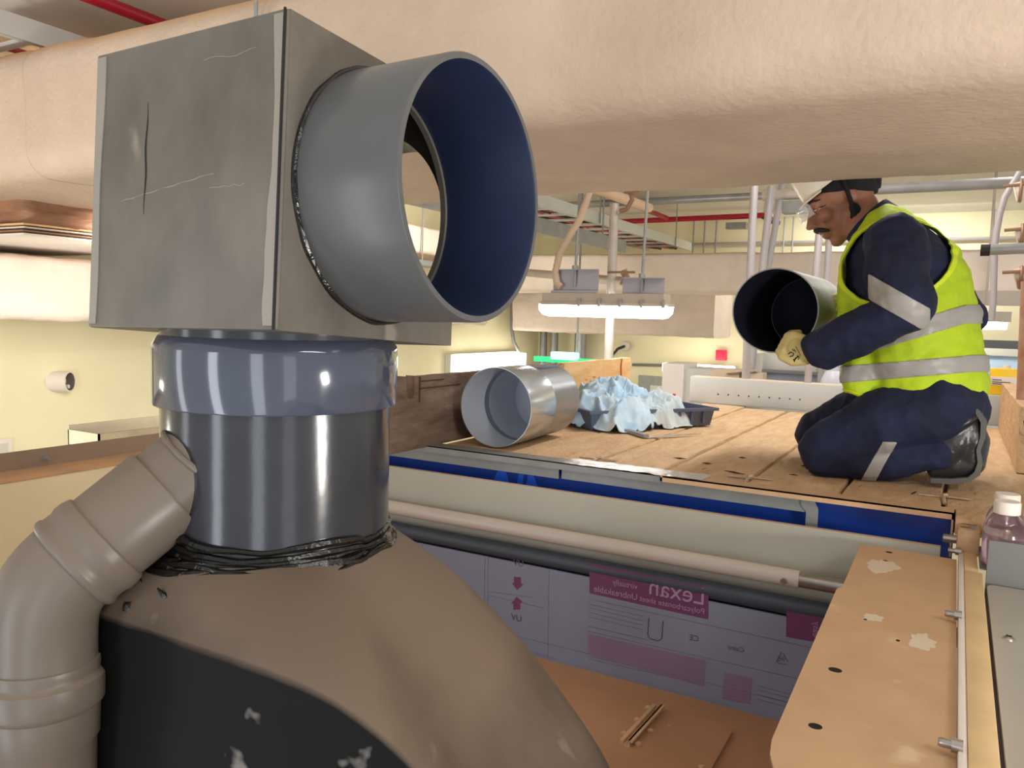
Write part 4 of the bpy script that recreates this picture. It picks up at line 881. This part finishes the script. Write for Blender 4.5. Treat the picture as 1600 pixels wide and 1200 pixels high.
mb = MB(); mb.box(XL + .019, XL + .023, p.y - .07, p.y + .02, p.z - .06, p.z + .02); mb.build('socket_face', M_pale, so)
p = onY(977, 541, 8.48); wo = thing('cable_outlet', 'white wall outlet with grey cable right of the scaffold pole', 'outlet', p)
mb = MB(); mb.lathe([(0, .03), (.05, .03), (.06, 0)], p, (0, -1, 0), 16); mb.build('outlet_plate', M_cap, wo)
mb = MB(); mb.tube([p + Vector((0, -.03, 0)), p + Vector((-.05, -.10, -.03)), p + Vector((-.10, -.12, -.10)), p + Vector((-.12, -.12, -.2))], .016, 8); mb.build('cable', M_cable, wo)
a, c = onY(988, 570, 8.45), onY(1040, 571, 8.45); pipe([a, c], .016, 'cable_run', M_dgrey, 'grey cable clipped low along the far wall', 'cable')
a = onX(805, 530, -4.3); pipe([onX(800, 470, -4.3), onX(800, 515, -4.3), onX(803, 535, -4.3), onX(812, 552, -4.3)], .02, 'lamp_cable', M_dgrey, 'grey cable curling down to the glaring wall light', 'cable', 8)

# ------------------------------------------------------------------ kneeling worker
def pix(p):
    q = Vector(p) - CAM; d = q.dot(FWD); return 800 + F * q.dot(RIGHT) / d, 600 - F * q.dot(UP) / d
def caps(mb, pts, rs, seg=16):
    for p, r in zip(pts, rs): mb.ball(p, r, seg, 10)
    fine = []; fr = []
    for i in range(len(pts) - 1):
        for k in range(6 if i < len(pts) - 2 else 7):
            t = k / 6; fine.append(Vector(pts[i]).lerp(Vector(pts[i + 1]), t)); fr.append(rs[i] * (1 - t) + rs[i + 1] * t)
    for p, r in zip(fine, fr): mb.ball(p, r, seg, 10)
YW = 2.56
PS = thing('person', 'kneeling worker in navy overalls, yellow vest and white helmet holding a pipe', 'person', (-.15, YW, 0))
M_navyc = mat('navy_overalls', (23, 32, 66), .85, scale=9, col2=(14, 20, 44), bump=.6, bscale=18)
M_skin = mat('skin', (156, 105, 82), .5, var=.08, scale=12)
M_vest = mat('fluorescent_yellow', (184, 212, 26), .7, var=.10, scale=14, bump=.2, bscale=60, emit=0)
M_vtrim = mat('bright_yellow_binding', (214, 236, 34), .6, var=.03)
M_refl = mat('reflective_grey', (164, 160, 156), .4, var=.06, scale=10)
M_blackc = mat('black_cloth', (14, 15, 19), .85, var=.2)
M_glove = mat('yellow_leather_glove', (212, 196, 132), .7, var=.1, scale=16, bump=.2)
M_boot = mat('black_leather', (44, 44, 46), .3, var=.2, scale=14, bump=.25)
M_sole = mat('grey_boot_sole', (92, 90, 88), .6, var=.1)
M_helm = mat('white_helmet_plastic', (236, 230, 214), .3, var=.02)
M_hair = mat('dark_hair', (26, 22, 22), .7, var=.2)
TS = [(1447, 632, .135, .155, .075), (1443, 590, .148, .160, .08), (1432, 545, .153, .162, .08), (1424, 498, .153, .168, .08), (1415, 450, .155, .182, .08), (1407, 408, .140, .186, .075), (1398, 376, .098, .160, .055), (1386, 352, .058, .105, .045)]
def torso(mb, inf):
    prev = None
    for k in range((len(TS) - 1) * 4 + 1):
        i = min(k // 4, len(TS) - 2); t = k / 4 - i; s_ = [TS[i][j] * (1 - t) + TS[i + 1][j] * t for j in range(5)]
        mb.ball(onY(s_[0], s_[1], YW), (s_[2] + inf, s_[3] + inf, s_[4] + inf * .6), 24, 14)
HC = onY(1316, 309, YW + .018); HM = Matrix.Translation(HC) @ Matrix.Rotation(math.radians(14), 4, 'Z') @ Matrix.Rotation(math.radians(-32), 4, 'Y')
HI = HM.inverted(); H3 = HM.to_3x3()
mb = MB(); torso(mb, 0)
mb.ball(onY(1482, 634, YW), (.10, .165, .095), 24, 14)
# legs
caps(mb, [onY(1462, 636, 2.46), onY(1375, 662, 2.44), onY(1292, 704, 2.43)], [.098, .090, .072])
caps(mb, [onY(1292, 709, 2.43), onY(1385, 716, 2.45), onY(1466, 706, 2.465)], [.070, .064, .055])
caps(mb, [onY(1455, 634, 2.66), onY(1365, 640, 2.69), onY(1276, 672, 2.72)], [.095, .085, .068])
caps(mb, [onY(1276, 674, 2.72), onY(1380, 684, 2.70), onY(1464, 681, 2.68)], [.066, .060, .055])
# near arm, far arm
caps(mb, [onY(1400, 384, 2.385), onY(1398, 420, 2.335), onY(1412, 462, 2.315), onY(1416, 478, 2.315)], [.082, .080, .072, .064])
caps(mb, [onY(1414, 484, 2.315), onY(1350, 515, 2.34), onY(1288, 545, 2.375)], [.060, .057, .058])
caps(mb, [onY(1405, 385, 2.735), onY(1470, 440, 2.82), onY(1513, 493, 2.86)], [.080, .068, .054])
caps(mb, [onY(1513, 493, 2.86), onY(1440, 500, 2.86), onY(1362, 492, 2.80)], [.054, .05, .046])
# neck and head
def hb(c, r): mb.ball(HM @ Vector(c), r, 18, 12, H3)
hb((.012, 0, .032), (.100, .077, .092)); hb((-.030, 0, -.042), (.060, .056, .078)); hb((-.034, 0, -.078), (.050, .047, .040)); hb((-.072, 0, -.104), (.021, .022, .019))
for i in range(7):
    t = i / 6; hb((-.088 - .030 * t, 0, .014 - .042 * t), (.012 + .002 * t, .008 + .006 * t, .010))
for s_ in (-1, 1):
    hb((-.106, s_ * .012, -.034), (.012, .010, .009)); hb((-.083, s_ * .028, .024), (.014, .024, .010)); hb((-.068, s_ * .040, -.022), (.024, .022, .022)); hb((-.078, s_ * .032, .004), (.011, .015, .010))
    hb((.012, s_ * .077, -.006), (.017, .008, .030)); hb((.004, s_ * .056, -.062), (.03, .014, .03))
hb((-.090, 0, -.047), (.017, .022, .014)); hb((-.092, 0, -.018), (.018, .013, .024)); hb((-.090, 0, -.034), (.018, .015, .014)); hb((-.096, 0, -.060), (.012, .024, .008)); hb((-.092, 0, -.077), (.012, .021, .009)); hb((-.085, 0, -.066), (.012, .028, .018))
caps(mb, [HM @ Vector((.022, 0, -.055)), onY(1352, 352, YW), onY(1374, 372, YW)], [.058, .060, .075])
vs, fs = blob(mb, .0052, 6)
me = bpy.data.meshes.new('t'); me.from_pydata([tuple(v) for v in vs], [], fs); me.update(); nrm = [v.normal.copy() for v in me.vertices]; bpy.data.meshes.remove(me)
skin = []
out = []
collar_c = onY(1366, 350, YW)
for v, n in zip(vs, nrm):
    h = HI @ v
    isk = (h.z > -.135 and h.x < .09 and h.length < .155) and not (h.x > .035 and h.z < -.10)
    skin.append(isk)
    if not isk:
        q = v * 1.0; f_ = abs(noise.noise((q.x * 13, q.y * 9, q.z * 13))) * .7 + abs(noise.noise((q.x * 27 + 5, q.y * 20, q.z * 27))) * .35
        f2_ = abs(noise.noise((q.x * 6 + 2, q.y * 5, q.z * 8)))
        v = v + n * (.013 * (.35 - f_) + .022 * (.3 - f2_)) * (1 if v.z > .02 else .3)
        v.z = max(v.z, .003)
    out.append(v)
mi = [0 if sum(skin[i] for i in f) * 2 > len(f) else 1 for f in fs]
bodyo = link_mesh('body', out, fs, mi, [M_skin, M_navyc], PS, 80)
body = (out, fs, nrm)
def extract(src, g, off, name, m, parent, thick=.003, disp=None):
    """cut the part of a surface where g(p) > 0, with clean edges, and lift it by off"""
    V, Fs, Nn = src; G = {}; vv = []; idx = {}; faces = []
    def val(i):
        if i not in G: G[i] = g(V[i])
        return G[i]
    def vert(key, p, n):
        if key not in idx:
            idx[key] = len(vv); vv.append(p + n * (off + (disp(p) if disp else 0)))
        return idx[key]
    for f in Fs:
        gv = [val(i) for i in f]
        if max(gv) <= 0: continue
        poly = []
        for k in range(len(f)):
            a, b_ = f[k], f[(k + 1) % len(f)]; ga, gb_ = gv[k], gv[(k + 1) % len(f)]
            if ga > 0: poly.append(vert(a, V[a], Nn[a]))
            if (ga > 0) != (gb_ > 0):
                t = ga / (ga - gb_); poly.append(vert((min(a, b_), max(a, b_)), V[a].lerp(V[b_], t), Nn[a].lerp(Nn[b_], t)))
        if len(poly) >= 3: faces.append(tuple(poly))
    o = link_mesh(name, vv, faces, [0] * len(faces), m, parent, 80, fix=False)
    s_ = o.modifiers.new('thickness', 'SOLIDIFY'); s_.thickness = thick; s_.offset = -1
    return o
# grey bands on sleeve and trouser leg
def c_arm(p):
    x, y = pix(p); s_ = -.50 * (x - 1404) + .866 * (y - 474); return min(17 - abs(s_), x - 1358, 1452 - x, (2.44 - p.y) * 500, 514 - y)
extract(body, c_arm, .003, 'sleeve_band', M_refl, PS)
def c_leg(p):
    x, y = pix(p); s_ = .87 * (x - 1378) + .49 * (y - 712); return min(10 - abs(s_), (2.52 - p.y) * 500, y - 690)
extract(body, c_leg, .003, 'trouser_band', M_refl, PS)
# vest
mb = MB(); torso(mb, .020); mb.ball(onY(1400, 372, YW), (.10, .19, .05), 24, 12)
caps(mb, [onY(1352, 372, YW - .10), onY(1330, 420, YW - .10), onY(1328, 500, YW - .09), onY(1345, 560, YW - .09), onY(1345, 600, YW - .10)], [.02, .035, .04, .05, .05])
caps(mb, [onY(1352, 372, YW + .10), onY(1330, 420, YW + .10), onY(1328, 500, YW + .09), onY(1345, 560, YW + .09)], [.02, .035, .04, .05])
V, Fs = blob(mb, .0065, 10)
me = bpy.data.meshes.new('t'); me.from_pydata([tuple(v) for v in V], [], Fs); me.update(); Nv = [v.normal.copy() for v in me.vertices]; bpy.data.meshes.remove(me)
ac = onY(1398, 408, 2.42); ac2 = onY(1400, 408, 2.70)
def arm_d(p):
    if p.y < YW - .05: dx, dz = p.x - ac.x, p.z - ac.z
    elif p.y > YW + .05: dx, dz = p.x - ac2.x, p.z - ac2.z
    else: return 9
    dx2, dz2 = dx * .94 + dz * .34, -dx * .34 + dz * .94
    return math.sqrt((dx2 / .140) ** 2 + (dz2 / .112) ** 2)
nk = onY(1352, 345, YW)
def neck_d(p): return math.sqrt(((p.x - nk.x) / .085) ** 2 + ((p.y - nk.y) / .085) ** 2 + ((p.z - nk.z) / .075) ** 2)
hz = onY(1420, 624, 2.4).z
def hem(p): return hz - .012 + .010 * math.sin(p.x * 21 + 1) - .05 * (p.x + .15) - .03 * max(0, p.x)
def c_vest(p): return min((arm_d(p) - 1) * .12, (neck_d(p) - 1) * .08, p.z - hem(p))
vdisp = lambda p: .010 * (abs(noise.noise((p.x * 9 + 3, p.y * 6, p.z * 16))) - .3) + .006 * (abs(noise.noise((p.x * 22, p.y * 16, p.z * 26))) - .3)
vsrc = (V, Fs, Nv)
vest = extract(vsrc, c_vest, .0, 'safety_vest', M_vest, PS, .002, vdisp)
def c_b1(p):
    x, y = pix(p); return min(c_vest(p) * 500, 14.5 - abs(y - (491 + max(0, 1508 - x) * .30)))
def c_b2(p):
    x, y = pix(p); return min(c_vest(p) * 500, 13 - abs(y - (568 + max(0, 1520 - x) * .085)))
extract(vsrc, c_b1, .0035, 'reflective_band', M_refl, vest, .002, vdisp); extract(vsrc, c_b2, .0035, 'reflective_band', M_refl, vest, .002, vdisp)
extract(vsrc, lambda p: min(c_vest(p), (1.09 - arm_d(p)) * .12, YW - .05 - p.y), .0035, 'vest_binding', M_vtrim, vest, .002, vdisp)
extract(vsrc, lambda p: min(c_vest(p), (1.09 - arm_d(p)) * .12, p.y - YW - .05), .0035, 'vest_binding', M_vtrim, vest, .002, vdisp)
extract(vsrc, lambda p: min(c_vest(p), hem(p) + .010 - p.z), .0035, 'vest_hem', M_vtrim, vest, .002, vdisp)
# collar
mb = MB(); cc = onY(1362, 350, YW); cd_ = (onY(1340, 338, YW) - onY(1380, 372, YW)).normalized(); uu, vv = frame(cd_)
mb.grid(lambda u, v: cc + cd_ * (-.03 + .05 * v) + (uu * math.cos(2 * pi * u) * 1.0 + vv * math.sin(2 * pi * u)) * (.082 - .006 * v), 40, 6, wrap=True)
o = mb.build('collar', M_navyc, PS, 80); s_ = o.modifiers.new('t', 'SOLIDIFY'); s_.thickness = .006
# head cloth, helmet, strap, glasses, moustache, eyes
def c_cap(p):
    h = HI @ p; return min(.16 - h.length, h.z - (.038 if h.x < -.05 else .038 - .55 * (h.x + .05)), .13 - h.x, h.z + .055)
cap_ = extract(body, c_cap, .010, 'head_cloth', M_blackc, PS, .008)
hel = MB(); TI = HM @ Matrix.Translation((.016, 0, .066)) @ Matrix.Rotation(-.10, 4, 'Y')
prof = [(1.0, -.012), (1.0, .02), (.975, .05), (.90, .085), (.75, .112), (.5, .130), (.2, .138), (0.001, .139)]
def helm(u, v):
    k = v * (len(prof) - 1); i = min(int(k), len(prof) - 2); t = k - i; r_ = prof[i][0] * (1 - t) + prof[i + 1][0] * t; z = prof[i][1] * (1 - t) + prof[i + 1][1] * t
    a = 2 * pi * u; return TI @ Vector((math.cos(a) * .117 * r_, math.sin(a) * .100 * r_, z))
hel.grid(helm, 48, 22, wrap=True)
hel.grid(lambda u, v: TI @ Vector((-math.cos((u - .5) * 1.9) * (.116 + .022 * v * math.cos((u - .5) * 1.9)), math.sin((u - .5) * 1.9) * (.099 + .010 * v), -.010 - .006 * v)), 20, 4)
ho = hel.build('helmet', M_helm, PS, 60, fix=False); s_ = ho.modifiers.new('t', 'SOLIDIFY'); s_.thickness = .003; s_.offset = -1
mb = MB(); mb.tube([HM @ Vector(q) for q in ((.012, -.104, .075), (.008, -.097, .04), (.004, -.090, .0), (-.004, -.080, -.045), (-.014, -.062, -.085), (-.030, -.035, -.112), (-.04, 0, -.122), (-.03, .035, -.112), (-.014, .062, -.085), (.004, .09, 0), (.012, .104, .075))], .0095, 10, sy=.5); mb.build('chin_strap', M_blackc, PS, 70)
mb = MB()
for q, r_ in (((.002, -.066, -.052), (.016, .018, .022)), ((-.006, -.062, -.080), (.020, .016, .028)), ((-.012, -.052, -.108), (.016, .014, .018))): mb.ball(HM @ Vector(q), r_, 14, 8, H3)
V2, F2 = blob(mb, .004, 4); link_mesh('strap_pad', V2, F2, [0] * len(F2), M_blackc, PS, 80)
mb = MB(); mb.box(-.006, .006, -.114, -.108, .055, .085, HM, bev=.002); mb.build('strap_clip', M_helm, PS)
mb = MB(); mb.grid(lambda u, v: HM @ Vector((-.048 - .084 * math.cos((u - .5) * 1.9), .080 * math.sin((u - .5) * 1.9), .030 - .036 * v)), 20, 6)
o = mb.build('safety_glasses', mat('clear_visor', (240, 240, 244), .12, var=0, alpha=.22), PS, 80); s_ = o.modifiers.new('t', 'SOLIDIFY'); s_.thickness = .002
mb = MB()
for s_ in (-1, 1): caps(mb, [HM @ Vector((-.109, s_ * .006, -.046)), HM @ Vector((-.102, s_ * .022, -.052)), HM @ Vector((-.084, s_ * .036, -.066))], [.008, .008, .005], 10)
V2, F2 = blob(mb, .003, 3); link_mesh('moustache', V2, F2, [0] * len(F2), M_hair, PS, 80)
def on_face(y, z, lift=.0006):
    """point of the face in front of head-local (y, z)"""
    o_ = ORG[PS.name]; ok, loc, nr, _ = bodyo.ray_cast(HM @ Vector((-.25, y, z)) - o_, (H3 @ Vector((1, 0, 0))).normalized())
    return loc + o_ + nr * lift if ok else HM @ Vector((-.09, y, z))
M_eye = mat('eye_white', (214, 204, 196), .3, var=0)
for s_ in (-1, 1):
    mb = MB(); mb.tube([on_face(s_ * y, z) for y, z in ((.014, .026), (.026, .031), (.038, .031), (.050, .025))], [.0022, .0042, .0038, .0015], 8); mb.build('eyebrow', M_hair, PS)
    mb = MB(); mb.tube([on_face(s_ * y, z) for y, z in ((.020, .004), (.028, .006), (.036, .006), (.046, .002))], [.0012, .0030, .0030, .0012], 8); ey = mb.build('eye', M_eye, PS)
    mb = MB(); mb.tube([on_face(s_ * y, z, .001) for y, z in ((.017, .003), (.027, .0085), (.037, .0085), (.050, .002))], [.001, .0022, .0022, .001], 8); mb.build('eyelash', M_hair, ey)
    mb = MB(); mb.ball(on_face(s_ * .032, .0045, .0016), .0028, 10, 6); mb.build('iris', M_hair, ey)
mb = MB(); mb.ball(HM @ Vector((-.101, -.004, -.068)), (.005, .013, .0035), 10, 6, H3); mb.build('teeth', M_cap, PS)
# gloves
def glove(Y0, pts, name):
    mb = MB(); P = lambda x, y, dy=0: onY(x, y, Y0 + dy)
    caps(mb, [P(1278, 549, -.02), P(1262, 548), P(1248, 544)], [.034, .036, .033])
    for i in range(4):
        t = i / 3; k = P(1240 - 13 * t, 524 + 24 * t, .004); caps(mb, [P(1254 - 4 * t, 532 + 20 * t), k, k + Vector((-.020, .014, -.004)), k + Vector((-.016, .046, .004)), k + Vector((.004, .062, .008))], [.018, .0145, .012, .0115, .010], 12)
    caps(mb, [P(1258, 560, -.01), P(1238, 564, -.012), P(1222, 557, -.004), P(1217, 549, .01)], [.020, .0155, .013, .011], 12)
    V, Fq = blob(mb, .0032, 5); return link_mesh(name, V, Fq, [0] * len(Fq), M_glove, PS, 80)
g1 = glove(2.415, None, 'glove')
me = g1.data; o2 = bpy.data.objects.new('glove', me.copy()); C.objects.link(o2); o2.parent = PS
oo = ORG[PS.name]; dst = onY(1352, 488, 2.79) - oo; srcp = onY(1275, 549, 2.40) - oo
o2.matrix_local = Matrix.Translation(dst) @ Matrix.Diagonal((1, -1, 1, 1)) @ Matrix.Translation(-srcp); o2.data.flip_normals()
# dark print on the back of the glove
deps = bpy.context.evaluated_depsgraph_get()
def on_glove(px, py):
    r_ = ray(px, py).normalized(); ok, loc, nr, _ = g1.ray_cast(CAM - oo, r_); return (loc + oo - r_ * .0006) if ok else onY(px, py, 2.38)
for pts, rr in (([(1232, 553), (1236, 550), (1240, 552), (1239, 556), (1234, 557)], .0016), ([(1240, 561), (1241, 565), (1243, 560), (1247, 557)], .002), ([(1243, 541), (1247, 548), (1251, 556)], .0009), ([(1238, 545), (1240, 549)], .0012), ([(1241, 546), (1243, 550)], .0012), ([(1246, 555), (1249, 558), (1247, 562)], .001)):
    mb = MB(); mb.tube([on_glove(x, y) for x, y in pts], rr, 6); mb.build('glove_print', M_ink if rr < .001 else M_blackc, g1)
# boots
def boot(Y0, dx, dy, name):
    mb = MB(); P = lambda x, y, q=0: onY(x + dx, y + dy, Y0 + q)
    caps(mb, [P(1474, 704), P(1490, 688), P(1504, 668)], [.055, .054, .044]); caps(mb, [P(1508, 662), P(1520, 690), P(1516, 722)], [.042, .042, .038])
    caps(mb, [P(1514, 724), P(1490, 728), P(1466, 733)], [.038, .038, .030])
    for i in range(3): mb.tube([P(1486 + i * 9, 655 + i * 3) + Vector((math.cos(a) * .05 * .8, math.sin(a) * .052, math.cos(a) * .03)) for a in [2 * pi * k / 16 for k in range(16)]], .008, 8, closed=True)
    V, Fq = blob(mb, .005, 4)
    for v in V: v.z = max(v.z, .012 if dy == 0 else .010)
    bo = link_mesh(name, V, Fq, [0] * len(Fq), M_boot, PS, 80)
    path = [(1517, 638), (1531, 644), (1539, 658), (1538, 680), (1532, 700), (1534, 720), (1529, 738), (1512, 746), (1485, 748), (1455, 747)]
    pp_ = [P(x - (7 if i < 7 else 0), y - (0 if i < 6 else 4)) for i, (x, y) in enumerate(path)]; vs = []; fs = []
    for i, p in enumerate(pp_):
        d = (pp_[min(i + 1, len(pp_) - 1)] - pp_[max(i - 1, 0)]).normalized(); nn = Vector((-d.z, 0, d.x)); wd = .040 if i < 4 else .046
        tk = .012 if i not in (4,) else .008
        for sy in (-wd, wd):
            for th in (0, tk * (1 if i % 2 else 1.25)): q = p + Vector((0, sy, 0)) - nn * (-th if True else th); q.z = max(q.z, .001); vs.append(q)
    for i in range(len(pp_) - 1):
        a = i * 4; c = a + 4; fs += [(a, c, c + 1, a + 1), (a + 2, a + 3, c + 3, c + 2), (a, a + 2, c + 2, c), (a + 1, c + 1, c + 3, a + 3)]
    fs += [(0, 1, 3, 2), tuple((len(pp_) - 1) * 4 + k for k in (0, 2, 3, 1))]
    MB().add(vs, fs).build('boot_sole', M_sole, bo, 50)
boot(2.465, 0, 0, 'boot'); boot(2.66, -4, -26, 'boot')
